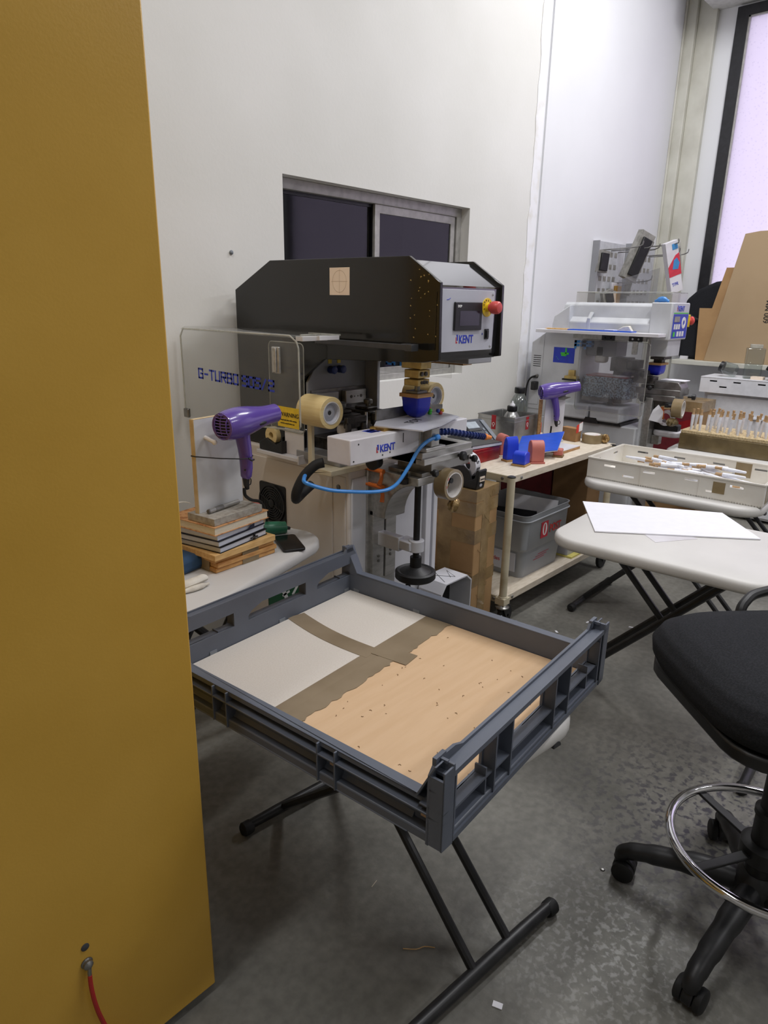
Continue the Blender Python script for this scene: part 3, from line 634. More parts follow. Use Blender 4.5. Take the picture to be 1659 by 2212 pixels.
# reels and card
def reel(o, d, w, r, lab, grp=None, m='tape cream', hub=True, ri=None):
    t = thing('tape_roll', lab, 'tape roll', o, 0, grp); d = Vector(d).normalized(); o = Vector(o)
    ri = ri or r*.72
    MB().ring(o, d, r, ri, w, 40).build('tape', m, t, bevel=.0015)
    MB().ring(o-d*.0008, d, ri, ri-.0035, w+.0016, 40).build('core', 'paper core', t)
    if hub:
        mb = MB(); k = ri-.0035
        mb.lathe([(.006,w*.5),(.006,w-.012),(k*.35,w-.010),(k*.8,w-.016),(k*.92,w-.004),(k,w-.003),(k,w*.4)], o, d, 32); mb.build('hub','panel silver',t)
        mb = MB(); mb.lathe([(.008,0),(.008,.001)], o+d*(w-.0118), d, 14); mb.build('hub_hole','shadow slot',t)
    return t
reel((1.612,1.835,1.128),(0,-1,0),.125,.0555,'cream masking tape roll on the printer base bracket, left of the ink cups')
reel((2.10,1.77,1.15),(0,-1,0),.13,.054,'cream masking tape roll behind the blue pad, against the white wall')
mb = MB(); mb.ring((1.945,1.47,.866),(0,-1,0),.058,.047,.052,36)
t = thing('tape_roll','brown packing tape roll hanging below the black-headed printer’s slide table','tape roll',(1.945,1.44,.80))
mb.build('tape','tape brown',t,bevel=.0012)
mb = MB(); mb.ring((1.945,1.471,.866),(0,-1,0),.047,.0435,.054,36); mb.build('core','paper core',t)
for k,(s,a) in enumerate((('tesa',70),('tape',20),('pack',-40))): pass
mb = MB(); mb.cyl((1.945,1.56,.880),(1.945,1.43,.880),.010,n=12); mb.box((1.94,1.54,.875),(1.95,1.56,.93)); mb.build('tape_peg','black satin',pp)
mb = MB(); random.seed(4)
mb.grid(lambda u,v: Vector((1.965,1.43,.785))+Vector((math.sin(PI*v)*math.cos(2*PI*u)*.022*(1+.35*math.sin(9*u*PI+7*v)), math.sin(PI*v)*math.sin(2*PI*u)*.018*(1+.3*math.cos(11*u*PI)), math.cos(PI*v)*.028*(1+.25*math.sin(8*PI*u)*math.sin(PI*v)))), 26, 14, True)
tag(mb.build('tape_wad','foil'), 'crumpled wad of brown tape stuck under the packing tape roll', 'tape scrap')
mb = MB(); mb.box((1.7185,1.732,1.518),(1.7198,1.83,1.608)); c = thing('card','plain cream paper card stuck on the side of the black machine head','card',(1.719,1.78,1.518))
mb.build('sheet','card cream',c)
mb = MB(); mb.tube([(1.7183,1.781+.034*math.cos(a*.2),1.563+.036*math.sin(a*.2)) for a in range(32)],.0004,4,closed=True); mb.tube([(1.7183,1.742,1.563),(1.7183,1.822,1.563)],.0004,4); mb.tube([(1.7183,1.781,1.522),(1.7183,1.781,1.604)],.0004,4); mb.build('pencil_drawing','pencil line',c)
# sheet metal hood on the floor in front of the base
f = thing('metal_hood','white sheet metal hood with open dark front, standing before the printer base','metal hood',(2.205,1.63,0))
hull = [(2.095,0),(2.095,.335),(2.125,.375),(2.275,.375),(2.31,.345),(2.31,0)]
inn = [(2.102,.0),(2.102,.332),(2.128,.368),(2.272,.368),(2.303,.342),(2.303,.0)]
MB().prism(hull+inn[::-1], (0,1.565,0), X, Z, Y*.125).build('shell','white paint',f, bevel=.001, smooth=20)
mb = MB(); mb.box((2.104,1.675,.002),(2.30,1.688,.36)); mb.build('back_panel','black satin',f)
mb = MB(); mb.tube([(2.14,1.585,.3755),(2.19,1.67,.3755),(2.16,1.67,.3755),(2.22,1.59,.3755),(2.25,1.66,.3755),(2.20,1.60,.3755)],.0012,4); mb.build('pen_scribble','letter black',f)
# ================================================================ folding tables
def folding_table(lab, cx, cy, rz, L, W, z, grp='folding tables', sep=.74, th=.042, ext=0):
    t = thing('folding_table', lab, 'table', (cx,cy,0), rz, grp); T = TR((cx,cy,0), rz)
    mb = MB(T); n = 7; A = rrect(W,L,.12,n); lev = [(-.012,0),(-.004,.004),(0,.012),(0,th-.014),(-.004,th-.005),(-.012,th)]
    vs = []; k = len(A)
    for off,h in lev:
        for p in rrect(W+2*off,L+2*off,.12+off,n): vs.append((p[0],p[1],z-th+h))
    fs = [(j*k+i, j*k+(i+1)%k,(j+1)*k+(i+1)%k,(j+1)*k+i) for j in range(len(lev)-1) for i in range(k)]+[tuple(range(k-1,-1,-1)),tuple((len(lev)-1)*k+i for i in range(k))]
    mb.add(vs, fs); mb.build('tabletop','table plastic',t, smooth=40)
    for sy in (-1,1):
        for x in (-.13,.13):
            mb = MB(T); mb.prism([(.013*math.cos(R(a)),.013*math.sin(R(a))) for a in range(0,181,20)],(x,sy*(L/2-.006),z-th+.0005),X,Z,Y*(sy*.0075)); mb.build('finger_notch','shadow slot',t)
    s = sep/2; zt = z-th-.012
    for sg,xs,r in ((-1,(-.062,.062),.0115),(1,(-.10,.10),.013)):
        for x in xs:
            mb = MB(T); mb.tube([(x,sg*s,.028),(x,-sg*s*.62,zt)], r, 10); mb.build('leg','leg paint',t)
        mb = MB(T); mb.tube([(-W/2+.03-(ext if sg < 0 else 0),sg*s,.026),(-.12,sg*s,.028),(.12,sg*s,.028),(W/2-.03,sg*s,.026)],[.0145,.016,.016,.0145],12); b = mb.build('foot_bar','leg paint',t)
        for sx in (-1,1):
            mb = MB(T); mb.lathe([(.018,0),(.0205,.006),(.0205,.028),(.015,.034)], (sx*(W/2-.05+(ext if sg < 0 and sx < 0 else 0)),sg*s,.0205), (sx,0,0), 14); mb.build('foot_cap','black rubber',t)
        mb = MB(T); mb.tube([(-.16,-sg*s*.62,zt+.004),(.16,-sg*s*.62,zt+.004)], .010, 8); mb.build('pivot_bar','leg paint',t)
    mb = MB(T); mb.tube([(-.11,.0,zt*.62),(.11,.0,zt*.62)], .006, 8); mb.build('cross_pin','steel',t)
    return t
folding_table('small white folding table with black legs under the grey crate', 1.132,.985,R(-6.5),.80,.52,.607,ext=.09)
folding_table('white folding table holding the stack of notebooks and hair dryer', 1.085,1.776,R(17.5-90),.80,.53,.72)
folding_table('white folding table with a white foam board on it, behind the stool', 2.385,.75,R(3),.76,.58,.72)
folding_table('white folding table carrying the long plastic tray of pegs', 3.26,1.06,R(2),.80,.53,.70)
folding_table('furthest white folding table, carrying the block of upright pegs', 4.16,1.0,R(4),.82,.52,.72)

# ================================================================ grey crate
C0 = Vector((.762,.545,.6075)); ca = R(4.2); E1 = Vector((math.cos(ca),math.sin(ca),0)); E2 = Vector((-math.sin(ca),math.cos(ca),0))
CL, CW, CH, LOW = .725, .84, .163, .085
cr = thing('crate','large grey slotted plastic crate lined with cardboard, on the front table','crate',tuple(C0+E1*CL/2+E2*CW/2),ca)
def cp3(u,v,z): return C0+E1*u+E2*v+Z*z
CM = Matrix(((E1.x,E2.x,0,C0.x),(E1.y,E2.y,0,C0.y),(0,0,1,C0.z),(0,0,0,1)))
MB(CM).box((.004,.004,0),(CL-.004,CW-.004,.02)).build('base_panel','crate grey',cr, bevel=.003)
def endwall(v0, sg, holes):
    """tall slotted end: inner skin with three hand holes, outer flange, ribs and top gutter"""
    mb = MB(CM); top = CH-.012
    prof = [(0,0),(CL,0),(CL,top-.02),(CL-.02,top+.012),(CL-.05,top+.012),(CL-.06,top),(.62,top),(.10,top),(.075,top+.010),(.02,top+.012),(0,top-.01)] 
    inner = v0+sg*.028
    mb.prism(prof, (0,inner,0), X, Z, Y*(sg*.006), holes=holes)
    mb.box((.012,v0,0),(CL-.012,v0+sg*.03,.012)); mb.box((.0,v0+sg*.004,.058),(CL,v0+sg*.03,.063)) if False else None
    lo, hi = min(h[0][0] for h in holes), max(h[1][0] for h in holes)
    # gutter along the top
    mb.box((.015,v0+sg*.004,top-.012),(CL-.01,v0+sg*.032,top-.006)); mb.box((.015,v0,top-.014),(CL-.01,v0+sg*.005,top-.003))
    # ribs: uprights beside every hole, shelf under the holes, sills of the holes
    ups = [.0]
    for h in holes: ups += [h[0][0]-.006, h[1][0]+.006]
    ups += [CL-.006]
    for u in ups: mb.box((max(0,u-.002),v0+sg*.001,.002),(min(CL,u+.0025 if u else .005),v0+sg*.03,top-.01))
    for u in ((holes[0][0][0]+holes[0][1][0])/2+.045,(holes[2][0][0]+holes[2][1][0])/2+.03): mb.box((u-.002,v0+sg*.006,.012),(u+.002,v0+sg*.03,.078))
    for h in holes: mb.box((h[0][0]-.006,v0+sg*.006,h[0][1]-.005),(h[1][0]+.006,v0+sg*.03,h[0][1]))
    for a,b in zip(holes,holes[1:]): mb.box((a[1][0]+.006,v0+sg*.004,a[0][1]-.004),(b[0][0]-.006,v0+sg*.03,a[0][1]))
    mb.box((.0,v0+sg*.004,holes[0][0][1]-.004),(holes[0][0][0],v0+sg*.03,holes[0][0][1])); mb.box((.0,v0+sg*.004,.112),(holes[0][0][0],v0+sg*.03,.116))
    mb.box((holes[2][1][0],v0+sg*.004,holes[0][0][1]-.004),(CL,v0+sg*.03,holes[0][0][1])); mb.box((holes[2][1][0],v0+sg*.004,.118),(CL,v0+sg*.03,.122))
    # latch stubs standing on the top corners
    for u in (.03,CL-.03): mb.box((u-.018,v0+sg*.026,top),(u+.012,v0+sg*.034,top+.018)); mb.box((u-.006,v0+sg*.012,top+.008),(u,v0+sg*.034,top+.014))
    return mb.build('end_wall','crate grey',cr, bevel=.0012)
def hole(l, r, zb, zt, k=.05): return [(l,zb),(r,zb),(r,zt),(l+k,zt),(l+.012,zt-.014),(l,zt-.026)]
endwall(0, 1, [hole(.044,.172,.060,.110),hole(.247,.43,.060,.110),hole(.515,.675,.060,.110,.04)])
endwall(CW, -1, [hole(.045,.232,.074,.112),hole(.28,.497,.074,.112),hole(.544,.697,.074,.112)])
def sidewall(u0, sg):
    mb = MB(CM)
    mb.box((u0+sg*.026,.012,0),(u0+sg*.032,CW-.012,LOW)); mb.box((u0+sg*.008,.028,LOW-.004),(u0+sg*.032,CW-.028,LOW+.002)); mb.box((u0+sg*.008,.028,LOW-.010),(u0+sg*.011,CW-.028,LOW+.002))
    mb.box((u0,.03,LOW-.026),(u0+sg*.03,CW-.03,LOW-.022)); mb.box((u0+sg*.006,.06,.0),(u0+sg*.03,CW-.06,.006)); mb.prism([(0,0),(sg*.026,0),(sg*.026,.03)], (u0+sg*.002,.075,.0005), X, Z, Y*(CW-.15))
    for v in (.03,.245,.29,.56,.605,CW-.03): mb.box((u0,v-.002,.0),(u0+sg*.03,v+.002,LOW))
    for v0,v1 in ((.0,.06),(CW,CW-.06)):        # tapering corner posts
        d = 1 if v1 > v0 else -1
        pol = [(v0,0),(v0+d*.035,0),(v0+d*.035,LOW),(v0+d*.062,LOW),(v0+d*.02,CH),(v0,CH)]
        mb.prism(pol, (u0+sg*.026,0,0), Y, Z, X*(sg*.006))
        mb.prism([(v0,0),(v0+d*.004,0),(v0+d*.004,CH-.004),(v0,CH-.004)], (u0,0,0), Y, Z, X*(sg*.032))
        mb.prism([(v0,LOW-.03),(v0+d*.035,LOW-.03),(v0+d*.035,LOW-.026),(v0,LOW-.026)], (u0,0,0), Y, Z, X*(sg*.032))
        mb.prism([(v0,LOW-.01),(v0+d*.05,LOW-.01),(v0+d*.05,LOW-.006),(v0,LOW-.006)], (u0,0,0), Y, Z, X*(sg*.032))
        mb.prism([(v0+d*.056,LOW),(v0+d*.060,LOW),(v0+d*.022,CH),(v0+d*.018,CH)], (u0,0,0), Y, Z, X*(sg*.03))
    w = mb.build('side_wall','crate grey',cr, bevel=.0012)
    mb = MB(CM)
    for v in (.05,.267,.582,CW-.05): mb.box((u0+sg*.0255,v-.012,.028),(u0+sg*.0262,v+.012,.038))
    mb.build('slot','cardboard tan',w)
sidewall(0,1); sidewall(CL,-1)
# moulded clips at the inner foot of the walls
mb = MB(CM)
for u,v,du,dv in ((CL-.05,CW-.0335,.02,.001),(CL-.033,CW-.06,.001,.02),(CL-.033,.55,.001,.022),(.40,CW-.0345,.022,.001),(.16,CW-.0345,.022,.001)): mb.box((u-du/2,v-dv/2-.001,.024),(u+du/2,v+dv/2,.034))
mb.build('clip','phone key',cr)
# lining sheets
zf = .0205
def sheet(pts, z, th, m, lab, name='cardboard_sheet', cat='cardboard sheet', grp=None):
    mb = MB(CM); mb.prism(pts, (0,0,z), X, Y, Z*th); return tag(mb.build(name,m), lab, cat, grp)
sheet([(.034,.0345),(CL-.034,.0345),(CL-.034,.462),(.034,.462)], zf,.004,'cardboard tan','tan corrugated cardboard sheet lining the near half of the grey crate')
sheet([(.034,.464),(.428,.464),(.44,CW-.036),(.034,CW-.036)], zf,.004,'greyboard','larger pale grey board lining the far left of the crate')
sheet([(.430,.464),(CL-.034,.464),(CL-.034,CW-.036),(.442,CW-.036)], zf,.004,'greyboard','smaller pale grey board lining the far right of the crate')
zt = zf+.0042
def tape(path, w, z, lab, ragged=0):
    mb = MB(CM); n = len(path); Lf = []; Rt = []
    random.seed(len(lab))
    for i,p in enumerate(path):
        p = Vector(p); d = (Vector(path[min(i+1,n-1)])-Vector(path[max(i-1,0)])).normalized(); s = Vector((-d.y,d.x))*w/2
        Lf.append(tuple(p+s)); Rt.append(tuple(p-s*(1+random.uniform(-ragged,ragged))))
    mb.prism(Lf+Rt[::-1], (0,0,z), X, Y, Z*.0006); return tag(mb.build('packing_tape','tape brown flat', smooth=0), lab, 'tape strip')
tape([(.035+i*.0131,.478+.0004*i*.3) for i in range(51)],.060,zt,'wide brown tape strip running across the middle of the crate lining',.12)
tape([(.035+i*.0131,.447+.0004*i*.3) for i in range(51)],.048,zt+.0007,'second brown tape strip along the cut edge of the tan cardboard',.22)
tape([(.452-.030*t-.014*math.sin(PI*t), CW-.036-.31*t) for t in [i/16 for i in range(17)]],.056,zt+.0003,'curving brown tape strip joining the two pale boards')
tape([(.448,.500),(.452,.45),(.457,.395)],.058,zt+.0014,'short brown tape patch where the tape strips meet')
# crumbs and nicks on the lining
mb = MB(CM); random.seed(9)
for i in range(60):
    u, v = random.uniform(.05,.66), random.uniform(.05,.40); a = random.uniform(0,6.3); l = random.uniform(.002,.007)
    mb.tube([(u,v,zt+.0004),(u+l*math.cos(a)*.6,v+l*math.sin(a)*.6,zt+.0008),(u+l*math.cos(a+.6),v+l*math.sin(a+.6),zt+.0004)],.0007,4)
tag(mb.build('crumbs','cardboard dark'),'scattered brown crumbs and fibres on the cardboard in the crate','crumbs',kind='stuff')
# ================================================================ stack of boards, notebooks and dryer stand on the left table
def slab(name, lab, cat, m, fx, fy, z, l, w, h, rz, grp=None, bevel=.001, **k):
    T = TR((fx,fy,z), R(rz)); mb = MB(T); mb.box((0,0,0),(l,w,h))
    return tag(mb.build(name,m,bevel=bevel), lab, cat, grp)
lt = 'timber boards bundled with tape on the left table'
z = .7205
for i,(dx,lab) in enumerate(((0,'lowest timber board of the taped bundle under the notebooks'),(.004,'middle timber board of the taped bundle under the notebooks'),(-.002,'top timber board of the taped bundle under the notebooks'))):
    slab('timber_board',lab,'board','pine old',1.055+dx,1.620-dx,z+i*.0152,.235,.20,.015,4,lt,bevel=.003)
mb = MB(TR((1.055,1.620,z),R(4)))
mb.box((.10,-.0016,.0),(.165,-.0006,.046)); mb.box((-.0016,.03,.001),(-.0006,.10,.046))
tag(mb.build('packing_tape','tape brown'),'brown tape band wrapped round the bundle of timber boards','tape strip')
slab('timber_board','pale pine board between the taped bundle and the black notebooks','board','pine',1.042,1.603,.7663,.245,.21,.0185,6)
def notebook(lab, fx, fy, z, l, w, h, rz, cover, page, band=False, pen=False, grp='notebooks stacked on the left table'):
    t = thing('notebook', lab, 'notebook', (fx,fy,z), R(rz), grp); T = TR((fx,fy,z),R(rz))
    mb = MB(T); mb.box((.003,.003,.0022),(l-.003,w,h-.0022)); mb.build('pages',page,t)
    mb = MB(T); mb.box((0,0,0),(l,w+.002,.0022)); mb.box((0,0,h-.0022),(l,w+.002,h)); mb.box((0,w,0),(l,w+.002,h)); mb.build('cover',cover,t,bevel=.0008)
    if band:
        mb = MB(T); mb.box((l*.70,-.0015,-.0002),(l*.73,.001,h+.001)); mb.tube([(l*.62,-.003,h*.5),(l*.70,-.006,h*.6),(l*.76,-.004,h*.5)],.003,6); mb.build('elastic_band','black satin',t)
    if pen:
        mb = MB(T); mb.prism([(l*.60,0),(l*.74,0),(l*.74,.02),(l*.66,.014)],(0,-.003,h*.2),X,Z*0.6+Y*-.02,Y*-.002); mb.build('ribbon','notebook navy',t)
    return t
notebook('bottom black hardback notebook of the stack, held by an elastic band',1.064,1.606,.7851,.21,.20,.019,12,'book black','pages white',band=True)
notebook('middle black hardback notebook in the stack on the left table',1.060,1.606,.8043,.21,.20,.0185,13,'book black','pages white')
notebook('navy notebook with pale pages just below the cork covered book',1.058,1.608,.823,.21,.20,.0195,12,'notebook navy','pages white',pen=True)
notebook('cork covered notebook directly under the grey dryer stand',1.047,1.603,.8428,.225,.205,.026,9,'cork','pages')
notebook('red notebook lying behind the dryer stand by the fan grille',1.235,1.70,.8428,.075,.11,.022,20,'red plastic','pages white',grp=None)
ds = thing('dryer_stand','grey board stand with upright panel holding the front hair dryer','stand',(1.13,1.66,.8695),R(8)); T = TR((1.053,1.612,.8695),R(8))
MB(T).box((0,0,0),(.195,.115,.022)).build('base_board','particle board',ds,bevel=.001)
mb = MB(T); mb.box((.012,.075,.022),(.188,.091,.300)); mb.build('upright_panel','melamine',ds,bevel=.001)
mb = MB(T); mb.box((.010,.075,.022),(.0118,.091,.300)); mb.box((.012,.075,.3002),(.188,.091,.3015)); mb.build('edge_strip','edge tape',ds)
mb = MB(T); mb.cyl((.05,.075,.245),(.05,.035,.235),.006,n=10); mb.ball((.05,.035,.235),.008,10); mb.build('support_peg','paper core',ds)
mb = MB(T); mb.tube([(.009,.092,.195),(.010,.073,.195),(.060,.022,.188),(.100,-.022,.186),(.124,-.029,.185),(.146,-.018,.187),(.170,.030,.194),(.190,.073,.20),(.190,.092,.20)],.0018,6); mb.tube([(.116,-.031,.186),(.126,-.034,.178),(.138,-.031,.179)],.0028,6); mb.build('cable_tie','black satin',ds)
kn = thing('craft_knife','silver craft knife handle lying on the base of the dryer stand','knife',(1.12,1.64,.8935))
mb = MB(T); mb.cyl((.028,.052,.030),(.155,.062,.030),.0072,n=14); mb.build('handle','alu',kn)
mb = MB(T); mb.cyl((.024,.0517,.030),(.030,.052,.030),.0066,n=14); mb.cyl((.052,.0539,.030),(.085,.0565,.030),.0078,n=14); mb.build('grip','steel',kn)
# hair dryers
def dryer(lab, o, rz, tilt, parts_cord, grp='purple hair dryers'):
    """origin at the barrel centre above the handle; +x is the nozzle"""
    t = thing('hair_dryer', lab, 'hair dryer', o, rz, grp); T = TR(o,rz) @ Matrix.Rotation(tilt,4,'Y'); WORLD_T = T
    prof = [(.030,-.082),(.039,-.078),(.0435,-.06),(.0455,-.03),(.044,.0),(.040,.03),(.0345,.06),(.030,.09),(.0285,.12),(.0285,.140),(.024,.140),(.024,.115)]
    mb = MB(T); mb.lathe(prof, (0,0,0), X, 36, caps=False); mb.build('barrel','purple plastic',t,smooth=40)
    mb = MB(T); mb.lathe([(.036,0),(.036,.004)], (-.074,0,0), X, 28); mb.build('inlet_filter','black satin',t)
    mb = MB(T)
    for k in range(-4,5):
        zz = k*.0085; w = math.sqrt(max(0,.036**2-zz*zz)); mb.tube([(-.078,-w,zz),(-.0845,-w*.6,zz),(-.0875,0,zz),(-.0845,w*.6,zz),(-.078,w,zz)],.0018,6)
    for yy in (-.022,0,.022):
        w = math.sqrt(.036**2-yy*yy); mb.tube([(-.078,yy,-w),(-.0865,yy,-w*.5),(-.0885,yy,0),(-.0865,yy,w*.5),(-.078,yy,w)],.0018,6)
    mb.ring((-.082,0,0), X, .0385,.0335,.008,30); mb.build('inlet_grille','purple plastic',t)
    mb = MB(T); mb.tube([(-.005,0,-.025),(-.004,0,-.05),(.0,0,-.08),(.002,0,-.11),(.001,0,-.14),(-.003,0,-.165),(-.004,0,-.172)],[.026,.024,.0225,.0215,.0205,.018,.012],18,flat=.8); mb.build('handle','purple plastic',t,smooth=40)
    mb = MB(T); mb.ball((.045,-.036,-.010),(.020,.004,.005),14); mb.ball((.045,.036,-.010),(.020,.004,.005),14); mb.build('side_vent','black satin',t)
    mb = MB(T); mb.lathe([(.0235,0),(.0235,.002)], (.118,0,0), X, 24); mb.build('nozzle_grille','black satin',t)
    mb = MB(T); mb.lathe([(.003,0),(.003,.002)], (-.018,-.012,-.14), (-.5,-.8,0), 10); mb.build('switch','black satin',t)
    mb = MB(T); mb.tube([(-.004,0,-.170),(-.005,0,-.19),(-.002,0,-.205)],[.0115,.009,.006],12); mb.tube([(.010,.0,-.172),(.020,.004,-.182),(.016,.004,-.196),(.004,.004,-.194)],.0018,6,smooth=4); mb.build('strain_relief','black satin',t)
    mb = MB(); mb.tube(parts_cord,.0052,8,smooth=5); mb.build('cord','black rubber',t)
    return t
dryer('glossy purple hair dryer on the board stand above the notebook stack',(1.176,1.625,1.160),R(10),R(-3),[(1.172,1.625,.96),(1.174,1.626,.94),(1.195,1.64,.922),(1.225,1.66,.905),(1.29,1.70,.875),(1.36,1.77,.80),(1.43,1.85,.735),(1.46,1.84,.727),(1.47,1.78,.727)])
sp = thing('phone','black smartphone lying on the left folding table','phone',(1.372,1.66,.7205),R(20)); T = TR((1.372,1.665,.7205),R(-26))
MB(T).prism(rrect(.075,.15,.012), (0,0,0), X, Y, Z*.009).build('body','black satin',sp,bevel=.002)
MB(T).prism(rrect(.069,.144,.010), (0,0,.009), X, Y, Z*.0005).build('screen','phone black',sp)
mb = MB(); mb.tube([(1.375,1.80,.745),(1.38,1.795,.745),(1.41,1.78,.742),(1.435,1.765,.742),(1.44,1.763,.742)],[.012,.024,.024,.022,.010],16,smooth=3,flat=.95)
tag(mb.build('putty_bottle','green plastic'),'small rounded dark green plastic bottle beside the notebook stack','bottle')
mb = MB(); random.seed(2)
mb.tube([(.90,1.58,.735),(.945,1.575,.74),(.985,1.585,.738),(1.00,1.60,.732)],[.010,.016,.015,.006],12,smooth=4,flat=.7); mb.tube([(.90,1.56,.728),(.95,1.555,.730),(.99,1.562,.727)],[.006,.008,.004],10,smooth=3)
tag(mb.build('cloth_glove','white cloth'),'white cloth glove at the left end of the folding table','glove')
mb = MB(TR((.97,1.77,.7205),R(12))); mb.box((-.09,-.10,0),(.075,.06,.05)); tag(mb.build('cloth_bundle','blue cloth',bevel=.015),'folded dark blue cloth half hidden behind the timber boards','cloth')
mb = MB(); mb.prism([(.90,.77),(1.005,.80),(1.03,.855),(.985,.94),(.90,.98)],(0,1.80,0),X,Z,Y*.0015)
tag(mb.build('paper_sheet','white paper'),'white paper sheet standing behind the notebook stack at the cabinet edge','paper')
mb = MB(); mb.tube([(.93,1.70,.93),(.97,1.70,.936),(1.01,1.70,.935),(1.035,1.705,.925)],.0016,6,smooth=3); mb.tube([(.93,1.70,.93),(.875,1.62,.80),(.87,1.62,.723)],.0016,6,smooth=3)
tag(mb.build('wire','white cloth'),'thin white wire arching behind the yellow cabinet edge','wire')
# green sign and tape gun seen low beside the base
mb = MB(); mb.prism([(1.46,.33),(1.69,.33),(1.69,.46),(1.46,.46)],(0,1.90,0),X,Z,Y*.004); s = thing('sign','green sign with white lettering leaning low behind the crate','sign',(1.575,1.90,0))
mb.build('panel','sign green',s); 
mb = MB()
def bar(a,b,w): 
    a = Vector(a); b = Vector(b); d = (b-a).normalized(); n_ = Vector((-d.y,d.x))*w/2
    mb.prism([tuple(p) for p in (a-n_,b-n_,b+n_,a+n_)],(0,1.8995,0),X,Z,Y*-.001)
for a,b,w in (((1.53,.43),(1.545,.395),.016),((1.545,.395),(1.53,.36),.010),((1.545,.395),(1.565,.37),.010),((1.525,.41),(1.56,.42),.009),((1.60,.43),(1.575,.40),.011),((1.575,.40),(1.60,.365),.011),((1.62,.365),(1.64,.43),.010),((1.64,.43),(1.66,.365),.010),((1.625,.39),(1.655,.39),.008)): bar(a,b,w)
mb.lathe([(.008,0),(.008,.001)],(1.532,1.8985,.445),(0,1,0),14)
mb.build('pictogram','letter white',s,smooth=0)
mb = MB(); mb.box((1.47,1.904,0),(1.49,1.92,.33)); mb.box((1.65,1.904,0),(1.67,1.92,.33)); mb.build('stand','leg paint',s)
td = thing('tape_dispenser','small black tape dispenser with cream tape on the printer base','tape dispenser',(1.66,2.10,.9305)); 
MB().prism([(2.02,0),(2.16,0),(2.16,.03),(2.12,.05),(2.06,.03),(2.02,.05)],(1.685,0,.9305),Y,Z,X*-.045).build('body','black satin',td,bevel=.003)
mb = MB(); mb.ring((1.674,2.10,.990),(-1,0,0),.035,.014,.022,24); mb.build('tape','tape cream',td)
# ================================================================ taped carton beside the printer with the label dispenser
bx = thing('cardboard_box','tall brown carton wrapped in shiny packing tape, right of the pad printer','cardboard box',(2.47,1.78,0),R(6)); T = TR((2.385,1.615,0),R(6))
MB(T).box((0,0,.0),(.205,.34,.715)).build('carton','cardboard',bx,bevel=.004)
mb = MB(T)
for z0,z1 in ((.60,.66),(.47,.535),(.26,.32)): mb.box((-.0012,-.0012,z0),(.206,.341,z1))
mb.box((-.0014,-.0014,.665),(.208,.342,.7165)); mb.box((-.0016,.12,.0),(-.0004,.19,.66)); mb.box((.06,-.0016,.1),(.13,-.0004,.70))
mb.build('packing_tape','tape shiny',bx)
mb = MB(T); mb.box((-.0008,.004,.53),(-.0002,.336,.533)); mb.box((-.0008,.004,.33),(-.0002,.336,.333)); mb.build('flap_seam','cardboard dark',bx)
mb = MB(T); random.seed(6)
for i in range(8):
    z0 = .68-i*.07*random.uniform(.6,1.4); xx = random.uniform(.01,.14); mb.tube([(xx,-.0014,z0),(xx+.02,-.0022,z0-random.uniform(.0,.03)),(xx+random.uniform(.02,.06),-.0014,z0-random.uniform(-.02,.05))],.0009,5,smooth=3)
mb.build('tape_crease','tape shiny',bx)
td = thing('tape_dispenser','black desk dispenser with a roll of white printed labels, on the taped carton','tape dispenser',(2.46,1.72,.7175),R(-4)); T = TR((2.40,1.632,.7175),R(0))
prof = [(0,0),(.175,0),(.175,.04),(.13,.05),(.10,.038),(.045,.034),(.012,.050),(.006,.085),(-.006,.09),(-.012,.085)]
MB(T).prism(prof,(0,0,0),Y,Z,X*.062).build('body','black satin',td,bevel=.004)
mb = MB(T)
for x in (.002,.052): mb.prism([(.02,.02),(.16,.02),(.15,.075),(.115,.09),(.075,.098),(.04,.075)],(x,0,0),Y,Z,X*.008)
mb.build('cheek','black satin',td,bevel=.003)
mb = MB(T); mb.ring((.012,.072,.098),X,.056,.026,.038,32); r = mb.build('label_roll','white coat',td,bevel=.001)
mb = MB(T)
for k,a in enumerate((100,130,160,190)):
    aa = R(a); p = Vector((.031,.072+.0565*math.cos(aa),.098+.0565*math.sin(aa))); n = Vector((0,math.cos(aa),math.sin(aa))); t = Vector((0,-math.sin(aa),math.cos(aa)))
    mb.prism([(-.009,-.006),(-.003,-.006),(-.003,.006),(-.009,.006)],p,X,t,n*.0006); mb.prism([(.002,-.006),(.010,-.006),(.010,.001),(.005,.001),(.005,.006),(.002,.006)],p,X,t,n*.0006)
mb.build('print','letter black',r,smooth=0)
mb = MB(T); mb.box((.012,-.0105,.036),(.048,-.004,.058)); s = mb.build('label','card cream',td); text('DEMCO','lettering','letter black',td,tuple(T@Vector((.015,-.0112,.043))),X,Z,.010)
mb = MB(T); mb.prism([(0,0),(.014,.0),(.018,.008),(.008,.014),(-.002,.008)],(.022,-.0045,.012),X,Z,Y*.004); mb.build('logo_mark','panel silver',td)

